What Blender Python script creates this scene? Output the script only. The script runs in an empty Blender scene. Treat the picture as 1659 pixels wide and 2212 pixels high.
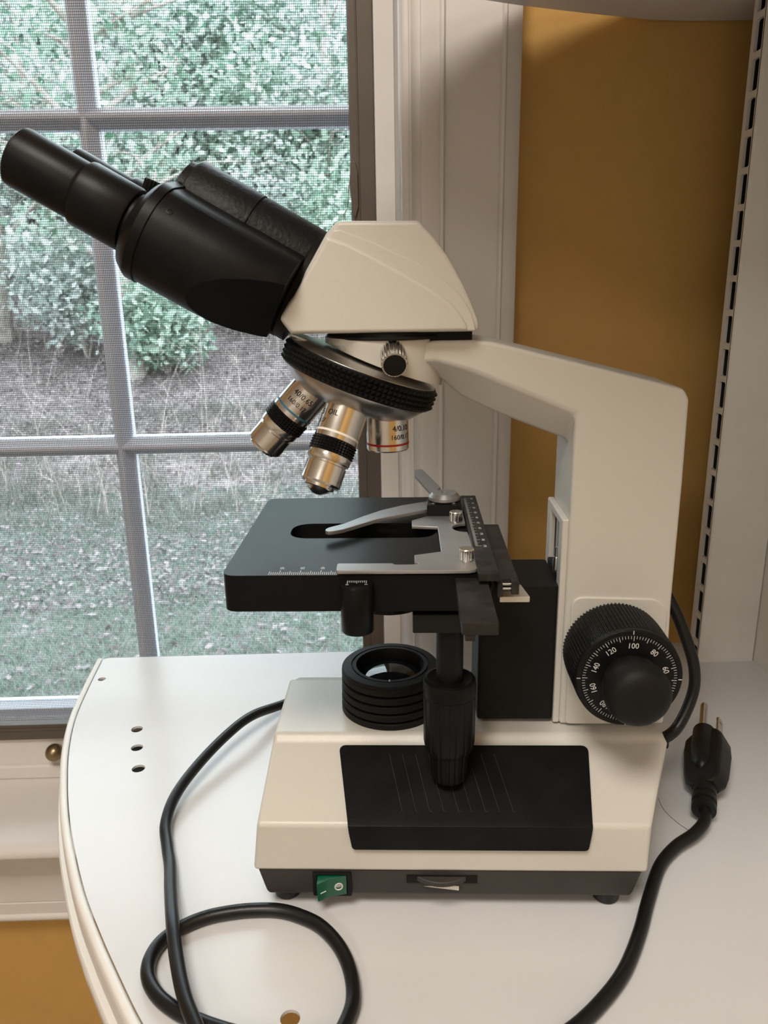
import bpy, bmesh, math, random
import numpy as np
from mathutils import Vector, Matrix
from mathutils.geometry import delaunay_2d_cdt

G = 0.01            # every length below is in centimetres; the scene is in metres
sc = bpy.context.scene
col = sc.collection
random.seed(7)
rng = np.random.default_rng(11)

# ------------------------------------------------------------------ camera
# world: X along the window wall, Y away from the camera, Z up, shelf top at Z = 0
FPX, CX, CY = 1700.0, 829.5, 1106.0
def _camera_axes(vp=(930.0, 6840.0), psi=0.025):
    d = np.array([vp[0] - CX, vp[1] - CY, FPX]); d /= np.linalg.norm(d)
    x = np.array([1.0, 0, 0]); x -= x.dot(d) * d; x /= np.linalg.norm(x)
    fw = np.cross(d, x)
    if fw[2] < 0: fw = -fw
    c, s = math.cos(psi), math.sin(psi)
    return np.stack([c * x + s * fw, -s * x + c * fw, -d], 1)
_R = _camera_axes()
cam_d = bpy.data.cameras.new('camera')
cam = bpy.data.objects.new('camera', cam_d); col.objects.link(cam)
_m = Matrix.Identity(4)
for i in range(3):
    _m[i][0] = _R[0, i]; _m[i][1] = -_R[1, i]; _m[i][2] = -_R[2, i]
_m[2][3] = 32.4 * G
cam.matrix_world = _m
cam_d.sensor_fit = 'HORIZONTAL'; cam_d.sensor_width = 36.0
cam_d.lens = 36.0 * FPX / 1659.0
cam_d.clip_start = 0.02; cam_d.clip_end = 200
cam_d.dof.use_dof = True; cam_d.dof.focus_distance = 0.50; cam_d.dof.aperture_fstop = 26.0
sc.camera = cam

# ------------------------------------------------------------------ world, lamps, exposure
world = bpy.data.worlds.new('overcast_sky'); sc.world = world
world.use_nodes = True
_nt = world.node_tree; _bg = _nt.nodes['Background']
# overcast sky: three times brighter overhead than at the horizon
_tc = _nt.nodes.new('ShaderNodeTexCoord'); _sx = _nt.nodes.new('ShaderNodeSeparateXYZ')
_mr = _nt.nodes.new('ShaderNodeMapRange'); _mr.inputs['From Min'].default_value = 0.0; _mr.inputs['From Max'].default_value = 1.0
_mr.inputs['To Min'].default_value = 4.4; _mr.inputs['To Max'].default_value = 10.3
_nt.links.new(_tc.outputs['Generated'], _sx.inputs[0]); _nt.links.new(_sx.outputs['Z'], _mr.inputs['Value']); _nt.links.new(_mr.outputs['Result'], _bg.inputs[1])
_bg.inputs[0].default_value = (0.84, 0.92, 1.0, 1)
vs = sc.view_settings
vs.view_transform = 'Standard'; vs.look = 'None'; vs.gamma = 1.0; vs.use_curve_mapping = False
vs.exposure = 0.2

def area_lamp(name, loc, size, power, color, target):
    l = bpy.data.lights.new(name, 'AREA'); l.shape = 'DISK'; l.size = size * G
    l.energy = power; l.color = color
    o = bpy.data.objects.new(name, l); col.objects.link(o)
    o.location = Vector(loc) * G
    o.rotation_euler = (Vector(target) - Vector(loc)).to_track_quat('-Z', 'Y').to_euler()
    return o
area_lamp('ceiling_lamp_light', (-25, -42, 143), 60, 18.5, (1.0, 0.925, 0.83), (-25, -42, 0))
area_lamp('added_fill_light', (-90, -180, 143), 60, 14, (1.0, 0.925, 0.83), (-90, -180, 0))  # added fill light, brightens the upright and the tan wall

# ------------------------------------------------------------------ materials
def pset(b, **k):
    names = dict(rough='Roughness', metal='Metallic', spec='Specular IOR Level', coat='Coat Weight', coat_r='Coat Roughness',
                 trans='Transmission Weight', ior='IOR', alpha='Alpha', aniso='Anisotropic', sub='Subsurface Weight', emis='Emission Strength')
    for a, v in k.items():
        b.inputs[names[a]].default_value = v
def mat(name, color, rough=0.5, metal=0.0, vary=0.0, vscale=30.0, bump=0.0, bscale=200.0, rvary=0.0, color2=None, **k):
    m = bpy.data.materials.new(name); m.use_nodes = True
    nt = m.node_tree; b = nt.nodes['Principled BSDF']
    b.inputs['Base Color'].default_value = (*color, 1)
    pset(b, rough=rough, metal=metal, **k)
    tc = nt.nodes.new('ShaderNodeTexCoord')
    if vary or rvary or color2:
        n = nt.nodes.new('ShaderNodeTexNoise'); n.inputs['Scale'].default_value = vscale; n.inputs['Detail'].default_value = 6
        nt.links.new(tc.outputs['Object'], n.inputs['Vector'])
        r = nt.nodes.new('ShaderNodeValToRGB'); r.color_ramp.elements[0].position = 0.32; r.color_ramp.elements[1].position = 0.68
        c2 = color2 or tuple(min(1, c * (1 + vary)) for c in color)
        c1 = color if color2 else tuple(c * (1 - vary) for c in color)
        r.color_ramp.elements[0].color = (*c1, 1); r.color_ramp.elements[1].color = (*c2, 1)
        nt.links.new(n.outputs['Fac'], r.inputs['Fac'])
        nt.links.new(r.outputs['Color'], b.inputs['Base Color'])
        if rvary:
            mr = nt.nodes.new('ShaderNodeMapRange'); mr.inputs['To Min'].default_value = rough - rvary; mr.inputs['To Max'].default_value = rough + rvary
            nt.links.new(n.outputs['Fac'], mr.inputs['Value']); nt.links.new(mr.outputs['Result'], b.inputs['Roughness'])
    if bump:
        n2 = nt.nodes.new('ShaderNodeTexNoise'); n2.inputs['Scale'].default_value = bscale; n2.inputs['Detail'].default_value = 3
        nt.links.new(tc.outputs['Object'], n2.inputs['Vector'])
        bp = nt.nodes.new('ShaderNodeBump'); bp.inputs['Strength'].default_value = bump; bp.inputs['Distance'].default_value = 0.0006
        nt.links.new(n2.outputs['Fac'], bp.inputs['Height']); nt.links.new(bp.outputs['Normal'], b.inputs['Normal'])
    return m
M = dict(
    cream=mat('cream_powder_coat', (0.59, 0.573, 0.525), 0.36, bump=0.18, bscale=900),
    cream_rough=mat('cream_cast_paint', (0.54, 0.515, 0.46), 0.42, bump=0.6, bscale=600),
    black=mat('black_satin_paint', (0.006, 0.006, 0.0065), 0.38, spec=0.15, vary=0.2, vscale=60, rvary=0.06, bump=0.08, bscale=1500),
    black_matte=mat('black_matte_plastic', (0.008, 0.008, 0.008), 0.55, spec=0.2, vary=0.15, bump=0.15, bscale=1500),
    black_rough=mat('black_crackle_paint', (0.008, 0.008, 0.008), 0.45, spec=0.16, bump=0.5, bscale=450),
    stage=mat('black_stage_enamel', (0.006, 0.0065, 0.007), 0.33, spec=0.12, rvary=0.04, vary=0.1, vscale=20),
    dusty=mat('dusty_black_metal', (0.012, 0.011, 0.010), 0.5, color2=(0.032, 0.029, 0.027), vscale=120, spec=0.25),
    housing=mat('dark_brown_plastic', (0.042, 0.038, 0.035), 0.5, spec=0.3, vary=0.15, bump=0.15, bscale=1200),
    chrome=mat('brushed_chrome', (0.74, 0.72, 0.69), 0.2, 1.0, rvary=0.03, vary=0.03, vscale=90, aniso=0.5),
    steel=mat('turned_steel', (0.52, 0.50, 0.48), 0.30, 1.0, vary=0.06, vscale=60),
    aluminium=mat('grey_anodised_metal', (0.40, 0.40, 0.40), 0.42, 0.7, vary=0.1, vscale=40),
    raw_alu=mat('raw_milled_aluminium', (0.75, 0.73, 0.70), 0.38, 0.8, bump=0.5, bscale=900),
    ink=mat('black_ink', (0.006, 0.0055, 0.005), 0.6, vary=0.1, spec=0.2),
    white_ink=mat('white_ink', (0.72, 0.72, 0.70), 0.6, vary=0.05),
    red=mat('red_ring_paint', (0.42, 0.008, 0.012), 0.4, vary=0.05),
    blue=mat('blue_ring_paint', (0.035, 0.16, 0.24), 0.4, vary=0.05),
    yellow=mat('yellow_ring_paint', (0.65, 0.45, 0.03), 0.4, vary=0.05),
    white_ring=mat('white_ring_paint', (0.8, 0.78, 0.74), 0.4, vary=0.03),
    green=mat('green_switch_plastic', (0.0, 0.085, 0.042), 0.22, vary=0.1, coat=0.5),
    glass=mat('lens_glass', (0.9, 0.93, 0.95), 0.02, trans=1.0, ior=1.5, vary=0.01),
    shelf=mat('white_enamelled_steel', (0.655, 0.662, 0.675), 0.24, vary=0.02, vscale=14, rvary=0.05),
    shelf_band=mat('white_plastic_edging', (0.76, 0.75, 0.72), 0.36, vary=0.03),
    upright=mat('white_enamelled_upright', (0.74, 0.72, 0.68), 0.42, vary=0.02, vscale=40),
    rubber=mat('black_rubber', (0.007, 0.007, 0.007), 0.36, vary=0.15, vscale=40, spec=0.35),
    plug=mat('black_moulded_plug', (0.006, 0.006, 0.006), 0.42, vary=0.1, bump=0.1, bscale=900, spec=0.3),
    tan=mat('tan_wall_paint', (0.56, 0.33, 0.095), 0.7, vary=0.03, vscale=40, bump=0.25, bscale=300),
    room=mat('cream_room_paint', (0.78, 0.76, 0.72), 0.8, vary=0.02),
    ceiling=mat('white_ceiling_paint', (0.84, 0.83, 0.81), 0.9, vary=0.02),
    floor=mat('brown_carpet_floor', (0.38, 0.35, 0.31), 0.9, vary=0.2, vscale=80),
    trim=mat('white_trim_paint', (0.70, 0.67, 0.645), 0.38, vary=0.02, vscale=25),
    sash=mat('daylit_sash_vinyl', (0.74, 0.79, 0.92), 0.45, vary=0.03),  # white vinyl tinted blue for the daylight falling on it
    bronze=mat('dark_bronze_frame', (0.10, 0.082, 0.066), 0.45, 0.2, vary=0.08),
    screen=mat('dark_screen_wire', (0.045, 0.047, 0.05), 0.6, vary=0.1),
    brass=mat('aged_brass', (0.26, 0.20, 0.12), 0.34, 0.9, vary=0.15, vscale=120),
    dark_lens=mat('dark_coated_lens', (0.012, 0.013, 0.016), 0.04, vary=0.05, spec=0.5),
    scoop=mat('black_grip_insert', (0.004, 0.0045, 0.005), 0.6, vary=0.1, spec=0.12),
    inner=mat('dark_shade_backing', (0.03, 0.028, 0.026), 0.6, vary=0.2),  # dark tone stands in for shade behind upright slots and shelf holes
    opal=mat('opal_lamp_glass', (0.9, 0.85, 0.75), 0.4, vary=0.01),
)

# ------------------------------------------------------------------ mesh helpers (lengths in cm)
class Geo:
    def __init__(s): s.v = []; s.f = []
    def add(s, vs_, fs_):
        o = len(s.v); s.v += [tuple(p) for p in vs_]; s.f += [tuple(i + o for i in f) for f in fs_]; return s
    def map(s, fn): s.v = [tuple(fn(p)) for p in s.v]; return s

def box(x0, x1, y0, y1, z0, z1):
    g = Geo()
    return g.add([(x0,y0,z0),(x1,y0,z0),(x1,y1,z0),(x0,y1,z0),(x0,y0,z1),(x1,y0,z1),(x1,y1,z1),(x0,y1,z1)],
                 [(0,3,2,1),(4,5,6,7),(0,1,5,4),(1,2,6,5),(2,3,7,6),(3,0,4,7)])

def frame_of(axis, up=(0, 0, 1)):
    a = Vector(axis).normalized(); u = Vector(up)
    if abs(a.dot(u.normalized())) > 0.99: u = Vector((1, 0, 0))
    x = u.cross(a).normalized(); y = a.cross(x)
    return x, y, a

def lathe(prof, origin, axis, seg=48, up=(0, 0, 1), rfun=None):
    """prof: list of (radius, height along axis); ends closed."""
    x, y, a = frame_of(axis, up); o = Vector(origin); g = Geo(); rings = []
    for (r, h) in prof:
        if r < 1e-6:
            g.v.append(tuple(o + a * h)); rings.append([len(g.v) - 1])
        else:
            ring = []
            for k in range(seg):
                t = 2 * math.pi * k / seg; rr = r * (rfun(k, h) if rfun else 1)
                g.v.append(tuple(o + x * (rr * math.cos(t)) + y * (rr * math.sin(t)) + a * h)); ring.append(len(g.v) - 1)
            rings.append(ring)
    for p, q in zip(rings, rings[1:]):
        for k in range(seg):
            k2 = (k + 1) % seg
            if len(p) == 1 and len(q) == 1: break
            if len(p) == 1: g.f.append((p[0], q[k2], q[k])[::-1] if False else (p[0], q[k], q[k2])[::-1])
            elif len(q) == 1: g.f.append((p[k], p[k2], q[0]))
            else: g.f.append((p[k], p[k2], q[k2], q[k]))
    if len(rings[0]) > 1: g.f.append(tuple(rings[0][::-1]))
    if len(rings[-1]) > 1: g.f.append(tuple(rings[-1]))
    return g

def loft(rings, closed_ends=True):
    g = Geo(); n = len(rings[0])
    for r in rings: g.v += [tuple(p) for p in r]
    for i in range(len(rings) - 1):
        for k in range(n):
            k2 = (k + 1) % n
            g.f.append((i*n+k, i*n+k2, (i+1)*n+k2, (i+1)*n+k))
    if closed_ends:
        g.f.append(tuple(range(n))[::-1]); g.f.append(tuple((len(rings)-1)*n + k for k in range(n)))
    return g

def plate(outline, holes, h0, h1, fn):
    """flat plate with holes; outline and holes are 2-D loops; fn(a, b, h) -> 3-D point"""
    pts = []; edges = []; loops = []
    for lp in [outline] + list(holes):
        s = len(pts); pts += [Vector(p) for p in lp]
        edges += [(s + i, s + (i + 1) % len(lp)) for i in range(len(lp))]
        loops.append(list(range(s, s + len(lp))))
    res = delaunay_2d_cdt(pts, edges, [], 0, 1e-6)
    vv, _, ff = res[0], res[1], res[2]
    def inside(p, lp):
        c = False; n = len(lp); j = n - 1
        for i in range(n):
            (xi, yi), (xj, yj) = lp[i], lp[j]
            if (yi > p[1]) != (yj > p[1]) and p[0] < (xj - xi) * (p[1] - yi) / (yj - yi) + xi: c = not c
            j = i
        return c
    keep = []
    for f in ff:
        ctr = sum((Vector(vv[i]) for i in f), Vector((0, 0))) / len(f)
        if inside(ctr, outline) and not any(inside(ctr, h) for h in holes): keep.append(f)
    g = Geo(); n = len(vv)
    g.v = [tuple(fn(p[0], p[1], h1)) for p in vv] + [tuple(fn(p[0], p[1], h0)) for p in vv]
    for f in keep:
        g.f.append(tuple(f)); g.f.append(tuple(i + n for i in f[::-1]))
    ec = {}
    for f in keep:
        for i in range(len(f)):
            e = (f[i], f[(i + 1) % len(f)]); ec[e] = 1
    for (a, b) in list(ec):
        if (b, a) not in ec: g.f.append((b, a, a + n, b + n))
    return g

def prism(outline, h0, h1, fn):
    n = len(outline); g = Geo()
    g.v = [tuple(fn(p[0], p[1], h0)) for p in outline] + [tuple(fn(p[0], p[1], h1)) for p in outline]
    g.f = [tuple(range(n))[::-1], tuple(range(n, 2*n))] + [(i, (i+1) % n, (i+1) % n + n, i + n) for i in range(n)]
    return g

def spline(pts, per=8, closed=False):
    pts = [Vector(p) for p in pts]; n = len(pts); out = []
    rng_ = range(n if closed else n - 1)
    for i in rng_:
        p0 = pts[(i - 1) % n] if (closed or i > 0) else pts[0] * 2 - pts[1]
        p1 = pts[i]; p2 = pts[(i + 1) % n]
        p3 = pts[(i + 2) % n] if (closed or i + 2 < n) else p2 * 2 - p1
        for k in range(per):
            t = k / per
            out.append(0.5 * ((2*p1) + (-p0 + p2)*t + (2*p0 - 5*p1 + 4*p2 - p3)*t*t + (-p0 + 3*p1 - 3*p2 + p3)*t**3))
    if not closed: out.append(pts[-1])
    return out

def tube(pts, r, seg=12, closed=False):
    pts = [Vector(p) for p in pts]; rings = []
    rr = r if callable(r) else (lambda t: r)
    t0 = (pts[1] - pts[0]).normalized(); x, y, _ = frame_of(t0)
    for i, p in enumerate(pts):
        t = (pts[min(i+1, len(pts)-1)] - pts[max(i-1, 0)]).normalized()
        x = (x - t * x.dot(t)).normalized(); y = t.cross(x)
        q = rr(i / (len(pts) - 1))
        rings.append([p + x*(q*math.cos(2*math.pi*k/seg)) + y*(q*math.sin(2*math.pi*k/seg)) for k in range(seg)])
    return loft(rings)

def rrect(x0, x1, y0, y1, r, n=5):
    out = []
    for (cx, cy, a0) in ((x1-r, y1-r, 0), (x0+r, y1-r, 90), (x0+r, y0+r, 180), (x1-r, y0+r, 270)):
        for k in range(n + 1):
            a = math.radians(a0 + 90*k/n); out.append((cx + r*math.cos(a), cy + r*math.sin(a)))
    return out
def circle(cx, cy, r, n=32): return [(cx + r*math.cos(2*math.pi*k/n), cy + r*math.sin(2*math.pi*k/n)) for k in range(n)]
def round_poly(pts, r, n=4):
    out = []; m = len(pts)
    for i in range(m):
        p0, p1, p2 = Vector(pts[i-1]), Vector(pts[i]), Vector(pts[(i+1) % m])
        rr = r[i] if isinstance(r, (list, tuple)) else r
        d0, d1 = (p0 - p1), (p2 - p1); l = min(rr, d0.length*0.45, d1.length*0.45)
        if l < 1e-4: out.append(tuple(p1)); continue
        a, b = p1 + d0.normalized()*l, p1 + d1.normalized()*l
        for k in range(n + 1):
            t = k/n; out.append(tuple((1-t)**2*a + 2*t*(1-t)*p1 + t*t*b))
    return out

def text_geo(s, size, fn, align='CENTER', depth=0.0):
    """flat lettering; fn(x, y) -> 3-D point"""
    c = bpy.data.curves.new('lettering', 'FONT'); c.body = s; c.size = size; c.align_x = align; c.align_y = 'CENTER'; c.resolution_u = 3
    o = bpy.data.objects.new('lettering', c); me = o.to_mesh()
    g = Geo().add([fn(v.co.x, v.co.y) for v in me.vertices], [tuple(p.vertices) for p in me.polygons])
    o.to_mesh_clear(); bpy.data.objects.remove(o); bpy.data.curves.remove(c)
    return g

def obj(name, geo, material, parent=None, bevel=0.0, bseg=2, bang=28, smooth=True, sharp=35, tri=False):
    """geo (or list of geos) -> ONE mesh object"""
    if isinstance(geo, Geo): geo = [geo]
    big = Geo()
    for q in geo: big.add(q.v, q.f)
    me = bpy.data.meshes.new(name)
    me.from_pydata([(p[0]*G, p[1]*G, p[2]*G) for p in big.v], [], big.f)
    bm = bmesh.new(); bm.from_mesh(me)
    bmesh.ops.recalc_face_normals(bm, faces=bm.faces)
    if bevel:
        es = [e for e in bm.edges if len(e.link_faces) == 2 and e.calc_face_angle(0) > math.radians(bang)]
        bmesh.ops.bevel(bm, geom=es, offset=bevel*G, segments=bseg, profile=0.5, affect='EDGES', clamp_overlap=True)
    bm.to_mesh(me); bm.free()
    if smooth:
        me.polygons.foreach_set('use_smooth', [True]*len(me.polygons)); me.set_sharp_from_angle(angle=math.radians(sharp))
    o = bpy.data.objects.new(name, me); col.objects.link(o)
    me.materials.append(M[material] if isinstance(material, str) else material)
    if bevel and smooth:
        wn = o.modifiers.new('weighted_normals', 'WEIGHTED_NORMAL'); wn.keep_sharp = True; wn.weight = 80
    if parent: o.parent = parent
    return o
def empty(name, loc=(0, 0, 0), rz=0.0):
    o = bpy.data.objects.new(name, None); col.objects.link(o); o.empty_display_size = 0.02
    o.location = Vector(loc)*G; o.rotation_euler = (0, 0, rz); return o
def tag(o, label=None, cat=None, group=None, kind=None):
    if label: o['label'] = label
    if cat: o['category'] = cat
    if group: o['group'] = group
    if kind: o['kind'] = kind
    return o
def struct(o, label): return tag(o, label=label, kind='structure')

# ================================================================== the room
idf = lambda a, b, h: (a, b, h)
XZ = lambda a, b, h: (a, h, b)          # outline in X-Z, thickness along Y
o = obj('floor', box(-260, 46, -240, 69, -103, -95), 'floor'); struct(o, 'brown carpeted floor of the room'); o['category'] = 'floor'
o = obj('ceiling', box(-260, 46, -240, 83, 150, 156), 'ceiling'); struct(o, 'white painted ceiling of the room'); o['category'] = 'ceiling'
o = obj('wall_back', plate([(-260, -95), (46, -95), (46, 150), (-260, 150)], [[(-80, -21.0), (4.5, -21.0), (4.5, 95), (-80, 95)]], 69, 83, XZ), 'tan')
struct(o, 'tan painted wall around the window behind the shelf'); o['category'] = 'wall'
o = obj('wall_right', box(36.5, 46, -240, 69, -95, 150), 'tan'); struct(o, 'tan painted wall behind the white shelf side panel'); o['category'] = 'wall'
o = obj('wall_left', box(-268, -260, -240, 83, -103, 156), 'room'); struct(o, 'cream wall far to the left of the window'); o['category'] = 'wall'
o = obj('wall_front', box(-268, 46, -248, -240, -103, 156), 'room'); struct(o, 'cream wall behind the camera'); o['category'] = 'wall'
for i, (x, y, lab) in enumerate(((-25, -42, 'round opal ceiling lamp behind the camera'), (-90, -180, 'added ceiling fixture for the unseen fill light further back in the room'))):
    t = empty('ceiling_lamp', (x, y, 144)); tag(t, lab, 'lamp', 'round ceiling lamps')
    obj('lamp_base', lathe([(0, 6), (22, 6), (23, 5), (22, 3.6), (0, 3.6)][::-1], (0, 0, 0), (0, 0, 1)), 'trim', t)
    obj('lamp_rim', lathe([(20.5, 0.2), (22, 0.2), (22, 3.7), (20.5, 3.7), (20.5, 0.2)], (0, 0, 0), (0, 0, 1)), 'trim', t)

# ---- window
win = empty('window_1', (0, 0, 0)); struct(win, 'multi-pane window behind a fine insect screen in a dark bronze frame'); win['category'] = 'window'
jamb = [box(3.05, 4.5, 68.6, 79, -19.5, 95)]
obj('jamb', jamb, 'trim', win, 0.1)
obj('window_stop', plate([(1.28, -19.5), (3.05, -19.5), (3.05, 95), (1.28, 95)], [], 75.3, 79, XZ), 'trim', win, 0.12)
obj('window_stop', [box(-80, 1.28, 75.8, 79, -19.5, -14.7)], 'trim', win, 0.12)
obj('window_stop_bead', [box(-80, 1.28, 75.3, 75.9, -19.5, -17.9)], 'trim', win, 0.2, 3)
# dark screen frame: each rail its own part, small inner lip
obj('screen_rail', [box(-0.83, 1.22, 75.3, 76.9, -14.6, 93), box(-0.95, -0.5, 76.0, 76.6, -12.9, 93), box(-0.25, -0.1, 75.2, 75.4, -14.5, 93)], 'bronze', win, 0.06)
obj('screen_rail', [box(-79, -77, 75.3, 76.9, -14.6, 93)], 'bronze', win, 0.06)
obj('screen_rail', [box(-77, -0.83, 75.3, 76.9, -14.6, -12.8), box(-77, -0.83, 75.18, 75.35, -13.5, -13.2)], 'bronze', win, 0.06)
obj('screen_rail', [box(-77, -0.83, 75.3, 76.9, 91, 93)], 'bronze', win, 0.06)
# insect screen: real wires
g = Geo(); wr = 0.0165
def wire(g, p, q, r):
    p, q = Vector(p), Vector(q); x, y, a = frame_of(q - p)
    vs_ = [p + x*r, p + y*r, p - x*r, p - y*r, q + x*r, q + y*r, q - x*r, q - y*r]
    g.add(vs_, [(k, (k+1) % 4, (k+1) % 4 + 4, k + 4) for k in range(4)])
nx = 0.162; nz = 0.205
x = -77.0
while x < -0.7:
    wire(g, (x, 76.3, -13), (x + rng.normal(0, 0.006), 76.3, 91.2), wr); x += nx
z = -13.0
while z < 91.2:
    wire(g, (-77.2, 76.33, z), (-0.6, 76.33, z + rng.normal(0, 0.008)), wr*1.1); z += nz
s = obj('screen_mesh', g, 'screen', win, smooth=False); s['kind'] = 'stuff'
# release tab of the screen
tabp = obj('screen_tab', prism([(-0.95, 42.3), (-0.5, 42.3), (-0.3, 41.5), (-0.3, 38.6), (-0.6, 37.6), (-0.85, 38.2), (-1.0, 40)], 75.0, 75.32, XZ), 'bronze', win, 0.05)
obj('tab_spring', tube(spline([(-0.95, 75.1, 41.2), (-1.15, 75.0, 39.6), (-1.3, 75.0, 38.5), (-1.6, 75.05, 37.9), (-1.65, 75.1, 37.2), (-1.5, 75.15, 36.7)], 5), 0.04, 6), 'steel', tabp)
# pull knob
kn = obj('pull_knob', [lathe([(0.0, -1.75)] + [(0.95*math.sin(a), -0.85 - 0.95*math.cos(a)) for a in np.linspace(0.15, 2.6, 16)] + [(0.35, 0.05), (0.5, 0.3)], (-34.5, 75.75, -16.0), (0, 1, 0), 32)], 'brass', win)
# sash
obj('sash_rail', [box(-79, 3, 79.2, 82, -19, -13.1), box(-79, 3, 78.7, 79.3, -19, -14.0)], 'sash', win, 0.12)
obj('sash_stile', box(-0.6, 3, 79.2, 82, -13.1, 93), 'sash', win, 0.12)
mprof = [(0, 82.2), (0, 81.0), (0.22, 80.55), (0.5, 80.2), (0.62, 79.75), (0.78, 79.5), (1.12, 79.5), (1.28, 79.75), (1.4, 80.2), (1.68, 80.55), (1.9, 81.0), (1.9, 82.2)]
def muntin_v(x0, z0, z1): return prism(mprof, z0, z1, lambda a, b, h: (x0 + a, b, h))
def muntin_h(z0, x0, x1): return prism([(a, b + 0.03) for a, b in mprof], x0, x1, lambda a, b, h: (h, b, z0 + a*0.97))
vx = [-26.15, -51.2]; hz = [15.3, 46.15, 77.0]
for x0 in vx: obj('muntin', muntin_v(x0, -13.1, 93), 'sash', win, sharp=60)
for z0 in hz: obj('muntin', muntin_h(z0, -79, -0.6), 'sash', win, sharp=60)
pm = bpy.data.materials.new('window_glass'); pm.use_nodes = True
nt = pm.node_tree; nt.nodes.remove(nt.nodes['Principled BSDF'])
tr = nt.nodes.new('ShaderNodeBsdfTransparent'); tr.inputs[0].default_value = (0.94, 0.97, 0.96, 1)
gl = nt.nodes.new('ShaderNodeBsdfGlossy'); gl.inputs['Roughness'].default_value = 0.01
fr = nt.nodes.new('ShaderNodeFresnel'); fr.inputs['IOR'].default_value = 1.35
mx = nt.nodes.new('ShaderNodeMixShader'); nt.links.new(fr.outputs[0], mx.inputs[0]); nt.links.new(tr.outputs[0], mx.inputs[1]); nt.links.new(gl.outputs[0], mx.inputs[2])
nt.links.new(mx.outputs[0], nt.nodes['Material Output'].inputs[0])
xs_ = [(-77.3, -51.2), (-49.3, -26.15), (-24.25, -0.6)]; zs_ = [(-13.1, 15.3), (17.15, 46.15), (48.0, 77.0), (78.85, 92)]
for (a, b) in xs_:
    for (c_, d_) in zs_:
        obj('pane', box(a, b, 80.95, 81.25, c_, d_), pm, win, smooth=False)

# ---- casing, stool and apron
casing_prof = [(3.2, 69), (3.2, 67.6), (3.3, 67.35), (3.55, 67.2), (3.8, 67.2), (3.84, 66.95), (3.98, 66.88), (4.15, 67.0), (4.6, 67.15), (4.7, 67.1), (4.76, 66.85), (4.9, 66.82), (6.15, 66.95), (6.2, 66.7), (6.32, 66.6), (6.46, 66.6), (6.58, 66.78), (6.62, 66.92), (8.5, 66.9), (10.85, 66.8), (10.9, 66.55), (11.02, 66.42), (11.16, 66.42), (11.28, 66.6), (12.2, 66.62), (12.4, 66.78), (12.4, 69)]
o = obj('trim_1', prism(casing_prof, -19.5, 104, lambda a, b, h: (a, b, h)), 'trim', sharp=50); struct(o, 'moulded white casing on the right side of the window'); o['category'] = 'trim'
o = obj('trim_2', prism([(-80.2, 96.2)] + [(-80.2, 104), (3.1, 104), (3.1, 96.2)], 66.7, 69, XZ), 'trim', bevel=0.2); struct(o, 'white head casing above the window'); o['category'] = 'trim'
o = obj('trim_3', prism([(64.1, -20.5), (64.25, -20.05), (64.6, -19.65), (65.2, -19.5), (75.8, -19.5), (75.8, -21.3), (65.2, -21.3), (64.5, -21.1), (64.2, -20.8)], -86, 13.5, lambda a, b, h: (h, a, b)), 'trim', sharp=60)
struct(o, 'white window stool with a rounded front edge'); o['category'] = 'window sill'
apron = [(69, -21.3), (66.0, -21.3), (66.0, -22.3), (66.15, -23.3), (66.6, -24.3), (67.1, -25.0), (67.3, -25.6), (67.3, -28.55), (67.42, -28.62), (67.42, -28.72), (67.3, -28.8), (67.3, -30.1), (67.1, -30.25), (67.0, -30.5), (67.1, -30.8), (67.4, -31.0), (69, -31.0)]
o = obj('trim_4', prism(apron, -84, 12.4, lambda a, b, h: (h, a, b)), 'trim', sharp=50); struct(o, 'moulded white apron under the window stool'); o['category'] = 'trim'

# ================================================================== white corner shelf unit
unit = empty('corner_shelf_unit', (4, 40, 0)); tag(unit, 'white enamelled steel corner shelf unit carrying the microscope', 'shelf')
UO = Vector((4, 40, 0))
rel = lambda a, b, h: (a - 4, b - 40, h)
edge_in = [(-24.21, 64.75), (-23.79, 60.02), (-23.17, 54.87), (-22.12, 50.41), (-20.83, 46.52), (-19.51, 43.08), (-17.93, 39.63), (-16.19, 36.24), (-14.58, 33.59), (-13.02, 31.21), (-10.82, 28.05), (-8.0, 24.6), (-4.0, 20.8), (1.0, 17.6), (8, 15.0), (18, 13.3), (33.1, 12.7)]
ein = [tuple(p) for p in spline([Vector((x, y, 0)) for x, y in edge_in], 5)]
ein2 = [(p[0], p[1]) for p in ein]
outline = ein2 + [(33.1, 65.0), (-23.7, 65.0)]
holes = [circle(-23.14, 61.02, 0.33, 24), circle(-17.94, 52.95, 0.43, 24), circle(-17.26, 50.46, 0.43, 24), circle(-16.45, 47.88, 0.45, 24), circle(-4.14, 28.07, 0.46, 24)]
sh = obj('shelf', plate(outline, holes, -0.18, 0.0, rel), 'shelf', unit, sharp=25)
nrm = []
for i, p in enumerate(ein2):
    a = Vector(ein2[max(i-1, 0)]); b = Vector(ein2[min(i+1, len(ein2)-1)]); t = (b - a).normalized(); nrm.append(Vector((t.y, -t.x)))
def offs(d, z): return [(p[0] + n.x*d*(-1) - 4, p[1] + n.y*d*(-1) - 40, z) for p, n in zip(ein2, nrm)]
_c = Vector((10, 45)); sgn = 1 if (Vector(ein2[10]) + nrm[10] - _c).length > (Vector(ein2[10]) - _c).length else -1
def offs(d, z): return [(p[0] + n.x*d*sgn - 4, p[1] + n.y*d*sgn - 40, z) for p, n in zip(ein2, nrm)]
band_sec = [(0.07, -0.1), (0.07, 0.02), (0.14, 0.1), (0.28, 0.14), (0.44, 0.1), (0.54, -0.02), (0.60, -0.5), (0.62, -1.2), (0.56, -1.9), (0.40, -2.1), (0.2, -2.1), (0.12, -1.9)]
rows = [offs(d, z) for d, z in band_sec]
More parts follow.
